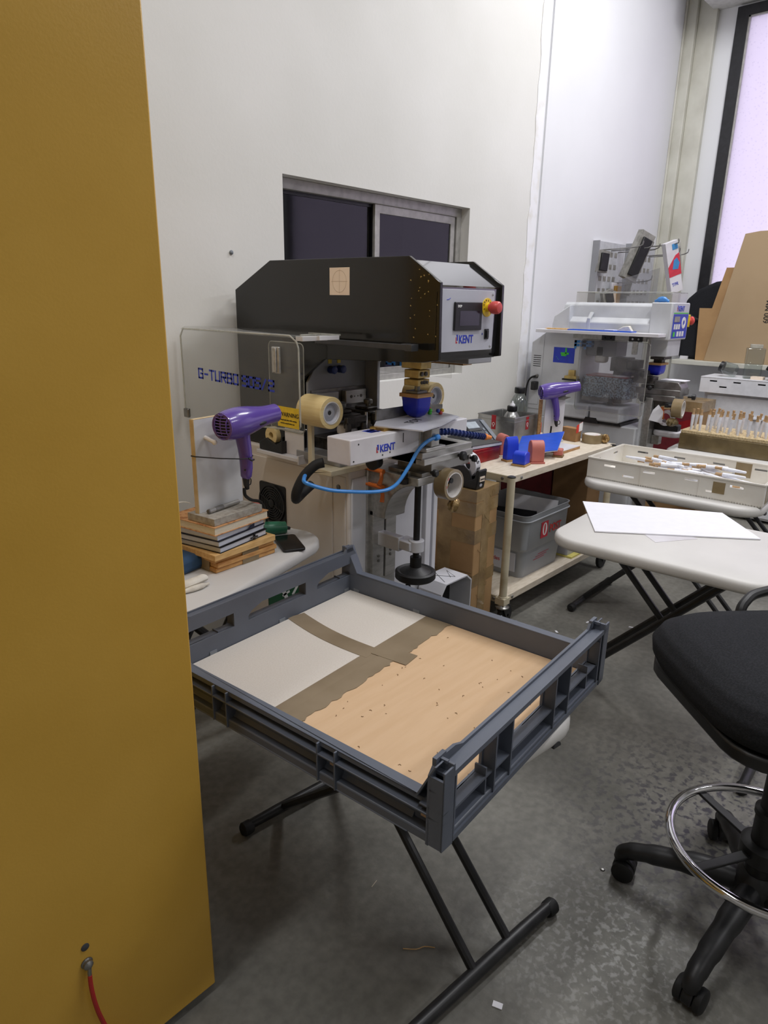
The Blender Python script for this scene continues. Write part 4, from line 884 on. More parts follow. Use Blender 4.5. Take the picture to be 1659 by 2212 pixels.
# ================================================================ trolley
tx0,tx1,ty0,ty1,tz = 2.615,3.70,1.585,2.34,.75
tr = thing('trolley','cream steel trolley with two shelves on black castors','trolley',((tx0+tx1)/2,(ty0+ty1)/2,0))
for z0,z1 in ((tz-.034,tz),(.116,.15)):
    mb = MB(); mb.box((tx0,ty0,z0),(tx1,ty1,z1)); sh = mb.build('shelf','cream wood',tr,bevel=.002)
    mb = MB(); mb.box((tx0-.003,ty0+.02,z0),(tx0,ty1,z1-.002)); mb.build('edge_strip','cream paint',sh)
    mb = MB()
    for p,d in (((tx0-.003,ty0+.05,z0+.017),(-1,0,0)),((tx0+.08,ty0,z0+.015),(0,-1,0)),((tx1-.05,ty0,z0+.015),(0,-1,0))): mb.lathe([(.008,0),(.007,.004),(.003,.006)],p,d,12)
    mb.build('bolt','steel',sh)
for x in (tx0+.002,tx1-.03):
    for y in (ty0+.004,ty1-.02):
        mb = MB(); mb.cyl((x,y,.110),(x,y,tz-.004),.0185,n=20); l = mb.build('leg','cream paint',tr)
        mb = MB(); mb.lathe([(.0195,0),(.0195,.004),(.012,.007)],(x,y,tz-.006),Z,18); mb.build('leg_cap','black satin',l)
        mb = MB(); mb.box((x-.022,y-.022,.115),(x+.03,y+.03,.15)); mb.lathe([(.0215,.0),(.0215,.045)],(x,y,.112),Z,18); mb.build('clamp','cream paint',l,bevel=.002)
        mb = MB(); mb.lathe([(.034,0),(.034,.006),(.026,.010),(.022,.016)],(x,y,.098),Z,22); ct = mb.build('castor','steel',tr)
        for s in (-1,1):
            mb = MB(); mb.prism([(-.02,.100),(.02,.100),(.036,.05),(.014,.040)],(x,y+s*.018,0),X,Z,Y*(s*.003)); mb.build('fork','black satin',ct)
        mb = MB(); mb.lathe([(.012,0),(.050,.002),(.0545,.006),(.0545,.020),(.050,.024),(.012,.026)],(x+.024,y-.013,.055),Y,30); w = mb.build('wheel','black rubber',ct)
        mb = MB(); mb.lathe([(.007,-.008),(.007,.034)],(x+.024,y-.013,.055),Y,12); mb.build('axle','steel',ct)

def simple(name, lab, cat, mb, m, grp=None, **k): return tag(mb.build(name,m,**k), lab, cat, grp)
tz += .0005
# on top of the trolley
tn = thing('tin','flat red metal tin carrying a black book, at the left end of the trolley','tin',(2.785,1.885,tz))
mb = MB(); mb.prism(rrect(.235,.105,.018,cx=2.785,cy=1.89),(0,0,tz),X,Y,Z*.066); mb.build('box','tin red',tn,bevel=.003)
mb = MB(); mb.prism(rrect(.239,.109,.02,cx=2.785,cy=1.89),(0,0,tz+.052),X,Y,Z*.018); mb.build('lid','tin red',tn,bevel=.003)
bk = thing('notebook','black hardback book lying askew on the red tin','notebook',(2.78,1.90,tz+.0705),R(-9)); T = TR((2.675,1.855,tz+.0705),R(-9))
mb = MB(T); mb.box((.003,.002,.002),(.213,.128,.016)); mb.build('pages','pages white',bk)
mb = MB(T); mb.box((0,0,0),(.215,.13,.002)); mb.box((0,0,.016),(.215,.13,.018)); mb.box((0,0,0),(.002,.13,.018)); mb.build('cover','book black',bk,bevel=.0006)
# desk telephone
ph = thing('telephone','dark grey desk telephone with display and handset, behind the red tin','telephone',(2.99,2.06,tz),R(-16)); T = TR((2.99,2.06,tz),R(-16))
W2 = .11
MB(T).prism([(-.10,0),(.10,0),(.10,.135),(.085,.145),(-.10,.03)],(-W2,0,0),Y,Z,X*(2*W2)).build('body','phone grey',ph,bevel=.005)
sl = Vector((0,.185,.115)).normalized(); nn = Vector((0,-.115,.185)).normalized()
def onface(x,s,d=0): return Vector((x,-.10,.03))+sl*s+nn*d
def facebox(x0,x1,s0,s1,h): 
    mb = MB(T); mb.prism([(x0,s0),(x1,s0),(x1,s1),(x0,s1)],onface(0,0),X,sl,nn*h); return mb
facebox(-.05,.05,.145,.195,.002).build('display','lcd',ph)
for i in range(3):
    for j in range(4): facebox(-.035+i*.026,-.016+i*.026,.03+j*.019,.043+j*.019,.004).build('key','phone key',ph,bevel=.001)
for j in range(4): facebox(.06,.072,.03+j*.03,.05+j*.03,.003).build('key','phone key',ph)
facebox(-.045,.05,.122,.136,.003).build('key_strip','black satin',ph)
mb = MB(T); P = [onface(-.085,s,h) for s,h in ((-.005,.015),(.02,.030),(.10,.036),(.17,.030),(.20,.012))]
mb.tube(P,[.020,.018,.014,.018,.021],12,smooth=4,flat=.8); mb.build('handset','black satin',ph)
facebox(.082,.108,.01,.20,.006).build('side_rail','phone key',ph,bevel=.002)
# tin canister with bottles
cn = thing('canister','square tin canister with red ribbons and an open top, behind the blue folder','canister',(3.335,2.07,tz))
cx0,cx1,cy0,cy1,ch = 3.215,3.465,1.96,2.20,.150
MB().prism([(cx0,cy0),(cx1,cy0),(cx1,cy1),(cx0,cy1)],(0,0,tz+.003),X,Y,Z*(ch-.003),holes=[[(cx0+.004,cy0+.004),(cx0+.004,cy1-.004),(cx1-.004,cy1-.004),(cx1-.004,cy0+.004)]]).build('walls','tin metal',cn,bevel=.001)
mb = MB(); mb.box((cx0,cy0,tz),(cx1,cy1,tz+.003)); mb.build('bottom','tin metal',cn)
mb = MB(); mb.tube([(cx0,cy0,tz+ch),(cx1,cy0,tz+ch),(cx1,cy1,tz+ch),(cx0,cy1,tz+ch)],.004,6,closed=True); mb.tube([(cx0-.001,cy0-.001,tz+ch-.022),(cx1,cy0-.001,tz+ch-.022),(cx1,cy1,tz+ch-.022),(cx0-.001,cy1,tz+ch-.022)],.002,6,closed=True); mb.build('rim','tin metal',cn)
for p in ((cx0-.0016,cy0+.12,1),(cx0+.12,cy0-.0016,0)):
    mb = MB()
    if p[2]: mb.box((p[0],p[1],tz+ch-.075),(cx0+.001,p[1]+.028,tz+ch+.004))
    else: mb.box((p[0],p[1],tz+ch-.075),(p[0]+.028,cy0+.001,tz+ch+.004))
    r = mb.build('ribbon','ribbon red',cn)
    mb = MB(); q = (p[0]-.0006,p[1]+.014,tz+ch-.045) if p[2] else (p[0]+.014,p[1]-.0006,tz+ch-.045)
    d = (1,0,0) if p[2] else (0,1,0); mb.ring(q,d,.009,.006,.001,18); mb.box((q[0]-.002,q[1]-.002,q[2]-.016),(q[0]+.002,q[1]+.002,q[2]-.009)); mb.build('seal_print','letter white',r)
b1 = thing('bottle','silver bottle with black cap and white tip standing in the tin canister','bottle',(3.335,2.055,tz+.0035)); o = (3.335,2.055,tz+.0035)
MB().lathe([(.046,0),(.048,.004),(.048,.11),(.044,.135),(.030,.158),(.020,.168)],o,Z,30).build('body','tin metal',b1)
MB().lathe([(.027,.166),(.0285,.170),(.0285,.192),(.025,.196)],o,Z,26).build('cap','bottle black',b1)
MB().lathe([(.016,.196),(.014,.204),(.006,.212),(.004,.222)],o,Z,18).build('tip','white coat',b1)
mb = MB(); mb.lathe([(.0485,.06),(.0485,.10)],o,Z,30,caps=False); mb.build('label','bottle black',b1)
b2 = thing('bottle','tall clear empty bottle with black screw cap, behind the tin canister','bottle',(3.545,2.14,tz)); o = (3.545,2.14,tz)
MB().lathe([(.050,0),(.052,.006),(.052,.17),(.049,.20),(.036,.225),(.027,.237),(.027,.247),(.024,.247),(.024,.237),(.033,.222),(.046,.197),(.049,.17),(.049,.008)],o,Z,32,caps=False).build('body','glass clear',b2)
MB().lathe([(.030,.244),(.0315,.248),(.0315,.274),(.029,.278)],o,Z,28).build('cap','bottle black',b2)
# silicone pads
def pad(lab, cx, cy, w, l, h, rz, m, shape, base='ply', grp='silicone printing pads'):
    t = thing('silicone_pad', lab, 'printing pad', (cx,cy,tz), R(rz), grp); T = TR((cx,cy,tz),R(rz)); b = .009
    MB(T).box((-w/2-.004,-l/2-.004,0),(w/2+.004,l/2+.004,b)).build('base_board',base,t,bevel=.001)
    mb = MB(T); n = 9
    if shape == 'gable': sec = [(-.5,0),(.5,0),(.46,.62),(.30,.86),(.0,1.0),(-.30,.86),(-.46,.62)]
    elif shape == 'arch': sec = [(-.5,0),(.5,0)]+[(.5*math.cos(R(a)),.55+.45*math.sin(R(a))) for a in range(0,181,15)]
    else: sec = [(-.5,0),(.5,0),(.5,.70),(.42,.86),(.2,.97),(0,1.0),(-.2,.97),(-.42,.86),(-.5,.70)]
    mb.prism([(x*w,b+z*(h-b)) for x,z in sec],(0,-l/2,0),X,Z,Y*l); mb.build('pad',m,t,bevel=.004,seg=3,smooth=50); return t
pad('taller pink silicone pad standing beside the red tin',2.958,1.862,.060,.066,.113,150,'pink silicone','arch','cream wood')
pad('pink silicone pad standing in front of the blue folder',2.945,1.660,.066,.066,.112,48,'pink silicone','arch','pink silicone')
pad('low pink silicone pad propping the near corner of the blue folder',3.150,1.648,.045,.045,.045,20,'pink silicone','block','cardboard dark')
pad('tall narrow blue silicone pad between the two pink pads',2.885,1.768,.040,.070,.124,70,'blue pad','gable','ply')
pad('short square blue silicone pad on a wooden base at the trolley edge',2.838,1.678,.064,.064,.070,8,'blue pad','block','ply')
# blue folder, flat but tilted
A = Vector((3.395,1.752,.835)); B = Vector((3.085,1.620,.797)); Cc = Vector((3.245,1.925,.803)); nrm = (B-A).cross(Cc-A).normalized()
if nrm.z < 0: nrm = -nrm
D = B+(Cc-A)*.92
fo = thing('folder','bright blue plastic folder lying tilted over the pads on the trolley','folder',tuple((A+B+Cc+D)/4-Z*.03))
mb = MB(); q = [B,A,Cc,D]; mb.add([p for p in q]+[p+nrm*.002 for p in q],[(0,1,2,3),(4,5,6,7),(0,1,5,4),(1,2,6,5),(2,3,7,6),(3,0,4,7)]); mb.build('cover','folder blue',fo)
mb = MB(); q = [p-nrm*.0005 for p in (B,A,Cc,D)]; mb.add([p for p in q]+[p-nrm*.004 for p in q],[(0,1,2,3),(4,5,6,7),(0,1,5,4),(1,2,6,5),(2,3,7,6),(3,0,4,7)]); mb.build('pages','pages white',fo)
# white topped block
wb = thing('board_block','white-topped wooden board block lying right of the blue folder','board',(3.33,1.69,tz),R(-10)); T = TR((3.22,1.66,tz),R(1))
MB(T).box((0,0,0),(.20,.115,.014)).build('core','wood raw',wb,bevel=.001); MB(T).box((0,0,.0142),(.20,.115,.0165)).build('facing','white coat',wb)
# rear dryer on its stand
s2 = thing('dryer_stand','white upright board stand with wooden post, on the trolley by the rear hair dryer','stand',(3.47,1.86,tz)); T = TR((3.445,1.908,tz),R(-43))
MB(T).box((0,.0,.012),(.112,.012,.285)).build('upright_panel','white coat',s2,bevel=.001)
MB(T).box((-.03,-.004,0),(.12,.09,.012)).build('base_board','white coat',s2,bevel=.001)
mb = MB(T); mb.box((-.028,.02,.012),(-.010,.036,.235)); mb.build('post','wood raw',s2,bevel=.001)
mb = MB(T); mb.prism([(0,0),(.05,.012),(.09,.01),(.05,-.006)],(.045,-.02,.245),X,Z,Y*.02); mb.build('hook','steel',s2)
dryer('glossy purple hair dryer on the white stand at the far end of the trolley',(3.452,1.862,1.045),R(-38),R(-9),[(3.448,1.862,.845),(3.44,1.862,.80),(3.43,1.88,.775),(3.42,1.94,.758),(3.42,1.95,.757)])
ca_ = thing('carton','small open carton printed in red and white beside the dryer stand','carton',(3.60,1.80,tz),R(-8)); T = TR((3.57,1.77,tz),R(-8))
MB(T).box((0,0,0),(.05,.10,.075)).build('box','carton brown',ca_,bevel=.001)
mb = MB(T); mb.prism([(0,0),(.055,.012),(.055,.062),(0,.045)],(.0,-.002,.05),X,Z,Y*.0015); p = mb.build('flap','carton red',ca_); mb = MB(T); mb.prism([(.022,.006),(.055,.013),(.055,.062),(.022,.052)],(.0,-.0028,.05),X,Z,Y*.0006); mb.build('flap_print','letter white',ca_)
rb = thing('carton','red and yellow carton with coloured scraps in it, behind the tin canister','carton',(3.66,2.10,tz)); 
MB().prism([(3.58,2.06),(3.69,2.06),(3.69,2.16),(3.58,2.16)],(0,0,tz),X,Y,Z*.062,holes=[[(3.583,2.063),(3.583,2.157),(3.687,2.157),(3.687,2.063)]]).build('box','carton red',rb)
mb = MB(); mb.lathe([(.016,0),(.016,.0006)],(3.5798,2.11,tz+.035),(-1,0,0),20); mb.build('badge','yellow plastic',rb); text('90','lettering','letter white',rb,(3.5795,2.085,tz+.01),(0,-1,0),Z,.025,bold=.0005)
simple('rubber_ball','blue ball resting in the red carton at the back of the trolley','ball',MB().ball((3.635,2.09,tz+.062),.032,16),'blue plastic')
mb = MB(); mb.tube([(3.615,2.13,tz+.01),(3.61,2.13,tz+.105)],.006,8); simple('marker','bright green marker standing in the red carton','marker',mb,'green dot')
t = thing('tape_roll','brown packing tape roll lying flat at the far end of the trolley','tape roll',(3.635,1.70,tz))
MB().ring((3.635,1.70,tz),Z,.056,.045,.048,36).build('tape','tape brown',t,bevel=.0012); MB().ring((3.635,1.70,tz),Z,.045,.0415,.0485,36).build('core','paper core',t)
MB().lathe([(.0414,.0478),(.0414,.0482)],(3.635,1.70,tz),Z,30).build('paper_disc','paper core',t)
def wad(name, lab, c, r, m='foil', cat='tape scrap'):
    mb = MB(); c = Vector(c)
    mb.grid(lambda u,v: c+Vector((math.sin(PI*v)*math.cos(2*PI*u)*r[0]*(1+.3*math.sin(9*2*u*PI/2*2+7*v)), math.sin(PI*v)*math.sin(2*PI*u)*r[1]*(1+.25*math.cos(11*2*PI*u)), math.cos(PI*v)*r[2]*(1+.2*math.sin(8*2*PI*u)*math.sin(PI*v)))),28,16,True)
    return tag(mb.build(name,m), lab, cat)
wad('tape_wad','crumpled ball of brown tape beside the flat tape roll on the trolley',(3.665,1.635,tz+.026),(.020,.020,.026))
# lower shelf
zl = .1505
pc = thing('post_crate','grey plastic postal crate with red lettering on the trolley’s lower shelf','crate',(3.07,1.79,zl))
x0,x1,y0,y1 = 2.845,3.285,1.622,1.99
def ringat(e,z,r): return [(p[0],p[1],z) for p in rrect(x1-x0+2*e,y1-y0+2*e,r,6,(x0+x1)/2,(y0+y1)/2)]
lv = [(-.030,0,.03),(-.018,.135,.035),(-.016,.145,.035),(.0,.165,.04),(.006,.335,.045),(.010,.345,.045),(.004,.345,.042),(-.006,.30,.04),(-.012,.165,.036),(-.034,.012,.03)]
vs = []; 
for e,z,r in lv: vs += ringat(e,zl+z,r)
k = len(ringat(0,0,.03)); fs = [(j*k+i,j*k+(i+1)%k,(j+1)*k+(i+1)%k,(j+1)*k+i) for j in range(len(lv)-1) for i in range(k)]+[tuple(range(k-1,-1,-1)),tuple((len(lv)-1)*k+i for i in range(k))]
MB().add(vs,fs).build('shell','post grey',pc,smooth=40)
mb = MB(); mb.tube([(p[0],p[1],p[2]-.03) for p in ringat(.010,zl+.345,.045)],.004,6,closed=True); mb.build('rim','post grey',pc)
mb = MB()
for xx in (x0+.09,x1-.09): pass
mb.box((x1-.004,1.72,zl+.24),(x1+.012,1.90,zl+.345)); mb.build('handle','post grey',pc)
mb = MB(); mb.box((2.985,y0-.0062,zl+.20),(3.055,y0-.0050,zl+.285)); lg = mb.build('logo_panel','mark red',pc)
mb = MB(); n_=14; c0 = (3.022,zl+.245); mb.prism([(c0[0]+.022*math.cos(R(a)),c0[1]+.034*math.sin(R(a))) for a in range(-90,91,12)]+[(c0[0]+.008*math.cos(R(a)),c0[1]+.028*math.sin(R(a))) for a in range(90,-91,-12)],(0,y0-.0062,0),X,Z,Y*-.0006)
mb.prism([(c0[0]-.022*math.cos(R(a)),c0[1]+.034*math.sin(R(a))) for a in range(-90,91,12)]+[(c0[0]-.010*math.cos(R(a)),c0[1]+.03*math.sin(R(a))) for a in range(90,-91,-12)],(0,y0-.0062,0),X,Z,Y*-.0006); mb.build('post_mark','letter white',lg,smooth=0)
text('POST','lettering','red plastic',pc,(3.072,y0-.0062,zl+.215),X,(.0,-.02,1),.060,bold=.001,sx=.82)
mb = MB()
for k_,xx in enumerate((2.98,3.0,3.02)): mb.box((xx,y0+.0215-k_*.001,zl+.075+k_*.012),(xx+.11,y0+.024,zl+.0765+k_*.012))
mb.build('printed_line','mark red',pc)
mb = MB(); mb.box((x0+.012,1.68,zl+.035),(x0+.0155,1.90,zl+.135)); lb = mb.build('label','panel silver',pc); text('ostles','lettering','red plastic',pc,(x0+.0115,1.84,zl+.075),(0,-1,0),Z,.03)
random.seed(14)
for i,(m,lab) in enumerate((('white paper','white paper sheet leaning against the left end of the postal crate'),('book black','black folder standing in the middle of the postal crate'),('notebook navy','navy folder standing in the postal crate near its front'),('white paper','white card lying across the front corner of the postal crate'))):
    mb = MB(Matrix.Translation((2.92+i*.085,1.80-.02*(i%2),zl+.205+.03*(i%2))) @ Matrix.Rotation(R(-24+12*i),4,'Y') @ Matrix.Rotation(R(10*i),4,'Z')); mb.box((-.002,-.12,-.11),(.002,.12,.115-.02*(i%3)))
    simple('document',lab,'document',mb,m)
simple('carton','dark red carton on the trolley’s lower shelf behind the postal crate','carton',MB().box((3.50,1.86,zl),(3.66,2.20,.69)),'red box',bevel=.003)
simple('carton','plain brown carton on the trolley’s lower shelf, right of the dark red one','carton',MB().box((3.50,1.63,zl),(3.66,1.85,.70)),'cardboard dark',bevel=.003)
mb = MB(TR((3.325,1.60,zl),R(0))); mb.box((0,0,0),(.135,.16,.010)); simple('folder','pale yellow folder lying at the end of the lower shelf','folder',mb,'yellow folder',bevel=.001)
pb = thing('carton','small white printed carton beside the postal crate on the lower shelf','carton',(3.38,1.75,zl+.0105)); MB().box((3.33,1.63,zl+.0105),(3.45,1.80,zl+.14)).build('box','panel silver',pb,bevel=.001)
text('RECI','lettering','ink blue',pb,(3.3295,1.76,zl+.085),(0,-1,0),Z,.035,bold=.001)
# ================================================================ white pad printer further back
q = thing('pad_printer','smaller white pad printer with clear side guard and blue control panel','printing machine',(4.13,1.95,0))
PX0, PX1 = 4.0, 4.27
MB().box((PX0-.005,1.60,.03),(PX1,2.36,.80)).build('base_cabinet','pp white',q,bevel=.008)
mb = MB(); mb.box((PX0-.03,1.70,.815),(PX1,1.895,.912)); mb.build('lid','pp white',q,bevel=.012)
mb = MB(); mb.box((PX0-.03,1.905,.815),(PX1,2.10,.908)); mb.build('lid','pp white',q,bevel=.012)
MB().box((PX0-.02,1.69,.80),(PX1,2.10,.815)).build('lid_gap','black satin',q)
MB().prism([(1.83,0),(1.93,0),(1.915,.032),(1.845,.032)],(PX0-.033,0,.803),Y,Z,X*.01).build('lid_notch','black satin',q)
MB().prism([(2.35,.80),(2.35,1.265),(2.25,1.335),(2.0,1.335),(2.0,.80)],(PX0,0,0),Y,Z,X*(PX1-PX0)).build('column','pp white',q,bevel=.004)
MB().prism([(2.345,.84),(2.345,1.262),(2.262,1.322),(2.262,.84)],(PX0-.004,0,0),Y,Z,X*.006).build('side_panel','pp white',q,bevel=.002)
mb = MB()
for i in range(6): mb.box((PX0-.0055,2.275,1.115+i*.013),(PX0-.003,2.328,1.119+i*.013))
mb.build('vent_slot','shadow slot',q)
mb = MB(); mb.box((PX0-.007,2.272,.87),(PX0-.003,2.34,1.06)); s = mb.build('socket_plate','pp white',q,bevel=.001)
mb = MB(); mb.box((PX0-.012,2.285,1.040),(PX0-.006,2.325,1.048)); mb.build('switch_slot','shadow slot',s)
mb = MB(); mb.box((PX0-.05,2.275,.965),(PX0-.007,2.31,1.02)); mb.build('plug','black satin',q,bevel=.006)
mb = MB(); mb.tube([(PX0-.03,2.29,1.055),(PX0-.035,2.32,1.04),(PX0-.03,2.345,1.0),(PX0-.03,2.355,.9),(PX0-.03,2.36,.7),(PX0-.03,2.37,.4)],.006,8,smooth=4); mb.build('power_cord','black rubber',q)
mb = MB(); mb.lathe([(.010,0),(.010,.014),(.006,.016)],(PX0-.006,2.29,1.055),(-1,0,0),14); mb.build('cord_gland','steel',q)
mb = MB(); mb.box((PX0-.0008,2.045,1.148),(PX0,2.19,1.242)); st = mb.build('sticker','ink blue',q)
mb = MB(); mb.box((PX0-.0016,2.085,1.20),(PX0-.0008,2.14,1.212)); mb.box((PX0-.0016,2.10,1.205),(PX0-.0008,2.11,1.24)); mb.box((PX0-.0016,2.10,1.19),(PX0-.0008,2.135,1.20))
for i in range(3): mb.box((PX0-.0016,2.15+.008*i,1.165+.008*i),(PX0-.0008,2.153+.008*i,1.169+.008*i))
mb.build('sticker_mark','green dot',st,smooth=0)
for y_ in (2.045,1.981): strokes('P','lettering','sky lettering',q,(PX0-.0012,y_,1.247),(0,-1,0),Z,.036,.050,.014,.015)
# head: cover with sloped long flank and front control box
MB().prism([(0,1.345),(0,1.40),(.035,1.43),(.05,1.50),(.07,1.515),(.27,1.515),(.27,1.345)],(PX0,1.56,0),X,Z,Y*.61).build('head_cover','pp white',q,bevel=.006)
MB().prism([(2.215,1.345),(2.215,1.38),(2.205,1.43),(2.10,1.50),(2.10,1.345)],(PX0-.006,0,0),Y,Z,X*.2).build('rear_cover','pp white',q,bevel=.006)
mb = MB()
for y in (2.165,1.975): mb.tube([(PX0+.004,y,1.35),(PX0+.004,y,1.42),(PX0+.035,y,1.455)],.013,8,flat=.6)
mb.build('cover_rib','pp white',q)
MB().box((PX0-.004,1.482,1.315),(PX1,1.60,1.520)).build('control_box','pp white',q,bevel=.006)
MB().box((PX0+.05,1.50,1.22),(PX1-.02,1.60,1.32)).build('ram_housing','pp white',q,bevel=.004)
mb = MB(); mb.prism(rrect(.235,.195,.004,cx=4.14,cy=1.418),(0,1.482,0),X,Z,Y*-.003); pn = mb.build('control_panel','panel silver',q)
mb = MB(); mb.box((4.025,1.4782,1.325),(4.252,1.479,1.458)); mb.build('keypad_field','ink blue',pn)
mb = MB(); mb.box((4.025,1.4784,1.460),(4.252,1.4792,1.466)); mb.build('green_stripe','green dot',pn)
text('KENT','lettering','ink blue',pn,(4.085,1.4782,1.474),X,Z,.040,bold=.0009,sx=.9); mark(pn,(4.066,1.4785,1.474),X,Z,.031,'logo_mark')
mb = MB(); mb.box((4.04,1.476,1.415),(4.12,1.4785,1.445)); mb.build('display','pack grey',pn)
mb = MB()
for x,z,w in ((4.045,1.375,.02),(4.075,1.375,.025),(4.11,1.375,.025),(4.10,1.335,.025),(4.14,1.335,.025),(4.18,1.335,.025)): mb.box((x,1.476,z),(x+w,1.4785,z+.028))
mb.build('key','letter white',pn)
mb = MB(); mb.box((4.045,1.476,1.335),(4.07,1.4785,1.36)); mb.build('start_key','green dot',pn)
mb = MB(); mb.ring((4.19,1.4785,1.41),(0,-1,0),.032,.014,.002,20); mb.build('foot_symbol','letter white',pn)
mb = MB(); mb.box((4.27,1.475,1.385),(4.284,1.53,1.455)); mb.build('stop_box','yellow plastic',q,bevel=.003)
mb = MB(); mb.lathe([(.016,0),(.016,.02),(.024,.024),(.025,.036),(.018,.044)],(4.284,1.495,1.42),(1,-.55,0),22); mb.build('emergency_stop','red button',q)
mb = MB(); mb.box((4.10,1.51,1.235),(4.25,1.515,1.30)); mb.build('badge','ink blue',q)
# shelf plank on the guard with its hinges; clear guard below, clear fence above
MB().box((3.885,1.495,1.333),(3.995,2.265,1.352)).build('shelf_plank','white coat',q,bevel=.002)
MB().box((3.93,1.58,1.305),(3.955,2.03,1.331)).build('hinge_rail','alu',q)
for y0 in (1.60,1.765):
    mb = MB(); mb.box((3.924,y0,1.303),(3.932,y0+.078,1.332)); h = mb.build('hinge','black satin',q)
    mb = MB()
    for d in (.02,.055): mb.lathe([(.006,0),(.006,.003)],(3.924,y0+d,1.317),(-1,0,0),10)
    mb.build('screw','chrome',h)
MB().prism(rrect(.43,.42,.02,cx=1.765,cy=1.09),(3.93,0,0),Y,Z,X*.004).build('safety_guard','acrylic dusty',q)
mb = MB(); mb.tube([(3.932,p[0],p[1]) for p in rrect(.43,.42,.02,cx=1.765,cy=1.09)],.002,5,closed=True); mb.build('guard_edge','acrylic edge',q)
MB().box((3.918,1.62,1.232),(3.93,1.652,1.305)).build('guard_handle','alu',q,bevel=.003)
MB().box((3.95,1.56,1.10),(3.958,1.575,1.335)).build('guard_strut','alu',q)
mb = MB(); mb.box((4.02,1.50,1.517),(4.024,2.08,1.573)); mb.box((4.02,1.50,1.517),(4.26,1.504,1.573)); mb.box((4.02,2.076,1.517),(4.26,2.08,1.573)); mb.box((4.256,1.50,1.517),(4.26,2.08,1.573)); mb.build('top_fence','acrylic',q)
mb = MB(); mb.tube([(4.022,1.502,1.574),(4.022,2.078,1.574),(4.258,2.078,1.574),(4.258,1.502,1.574)],.003,5,closed=True); mb.build('fence_edge','acrylic edge',q)
# mechanism: ink tray, doctoring unit, pad ram
mb = MB(); mb.prism(rrect(.19,.30,.03,cx=4.06+.05,cy=1.84),(0,0,.955),X,Y,Z*.125); mb.build('ink_tray','ink splash',q,bevel=.004)
mb = MB(); mb.prism(rrect(.17,.28,.03,cx=4.11,cy=1.84),(0,0,1.081),X,Y,Z*.006); mb.build('tray_lip','tin red',q)
mb = MB(); mb.lathe([(.055,0),(.055,.01)],(4.08,1.76,1.087),Z,24); mb.build('ink_disc','white coat',q)
MB().box((4.02,1.72,.93),(4.18,1.98,.955)).build('tray_base','steel',q)
mb = MB(); mb.lathe([(.012,0),(.012,.02),(.02,.022),(.02,.03)],(4.0,1.78,.955),(0,0,-1),14); mb.build('tray_screw','black satin',q)
MB().box((4.05,1.80,1.20),(4.20,1.99,1.32)).build('slide_housing','grey plate',q,bevel=.003)
mb = MB(); mb.box((4.04,1.60,1.10),(4.16,1.80,1.135)); mb.box((4.03,1.72,1.12),(4.15,1.82,1.20)); mb.box((4.04,1.66,1.14),(4.14,1.72,1.19)); mb.tube([(4.05,1.79,1.13),(4.05,1.80,1.10),(4.05,1.77,1.095)],.008,8); mb.box((4.06,1.56,1.06),(4.14,1.68,1.10)); mb.build('doctor_unit','ink metal',q,bevel=.006)
mb = MB(); mb.box((4.05,1.87,1.16),(4.12,1.94,1.27)); mb.build('ink_cloth','white cloth',q,bevel=.015)
for p in ((4.03,1.62,1.115),(4.03,1.70,1.165),(4.05,1.57,1.04)):
    mb = MB(); mb.lathe([(.008,0),(.014,.004),(.014,.014),(.008,.018)],p,(-1,-.3,0),14); mb.build('thumb_knob','black satin',q)
mb = MB(); mb.box((4.10,1.53,1.20),(4.22,1.61,1.215)); mb.box((4.13,1.55,1.18),(4.18,1.60,1.25)); mb.build('pad_holder','ink metal',q,bevel=.002)
MB().box((4.085,1.535,1.168),(4.20,1.63,1.180)).build('pad_board','ply',q,bevel=.001)
mb = MB(); A = rrect(.092,.082,.010); cx, cy = 4.142,1.582; lev = [(1,1.168),(.96,1.135),(.86,1.118),(.3,1.105)]; n = len(A)
mb.add([(cx+p[0]*s,cy+p[1]*s,z) for s,z in lev for p in A],[(j*n+i,j*n+(i+1)%n,(j+1)*n+(i+1)%n,(j+1)*n+i) for j in range(3) for i in range(n)]+[tuple(range(n-1,-1,-1)),tuple(3*n+i for i in range(n))]); mb.build('pad','blue silicone',q,smooth=50)
# print table and its column
MB().box((4.05,1.545,.25),(4.16,1.60,.98)).build('front_rail','alu',q,bevel=.003)
MB().box((4.03,1.59,.25),(4.19,1.605,.95)).build('front_plate','pp white',q,bevel=.003)
mb = MB(); mb.box((4.07,1.40,1.0),(4.22,1.66,1.035)); mb.box((4.06,1.42,.965),(4.20,1.64,1.0)); mb.prism([(0,0),(.16,0),(.16,.05),(.02,.05),(0,.02)],(4.08,1.40,1.03),Y,Z,X*.12); mb.build('print_table','steel',q,bevel=.003)
mb = MB(); mb.box((4.09,1.43,1.035),(4.20,1.64,1.052)); mb.build('table_slot','ink metal',q,bevel=.002)
mb = MB(); mb.box((4.12,1.40,1.082),(4.21,1.54,1.086)); mb.build('fixture_sheet','white paper',q)
MB().prism([(1.60,.80),(1.60,.975),(1.44,.975),(1.44,.95),(1.53,.93),(1.56,.80)],(4.08,0,0),Y,Z,X*.09).build('knee','ink metal',q,bevel=.003)
for p,d in (((4.055,1.60,.975),(-1,-.2,0)),((4.21,1.40,.99),(.3,-1,0)),((4.09,1.43,.95),(0,0,-1))):
    mb = MB(); mb.lathe([(.008,0),(.008,.02),(.018,.022),(.018,.040),(.010,.044)],p,d,16); mb.build('adjust_knob','black satin',q)
mb = MB(); mb.tube([(4.09,1.50,.93),(4.09,1.49,.89),(4.09,1.49,.86)],[.012,.010,.013],10,flat=.7); mb.build('clamp_lever','orange plastic',q)
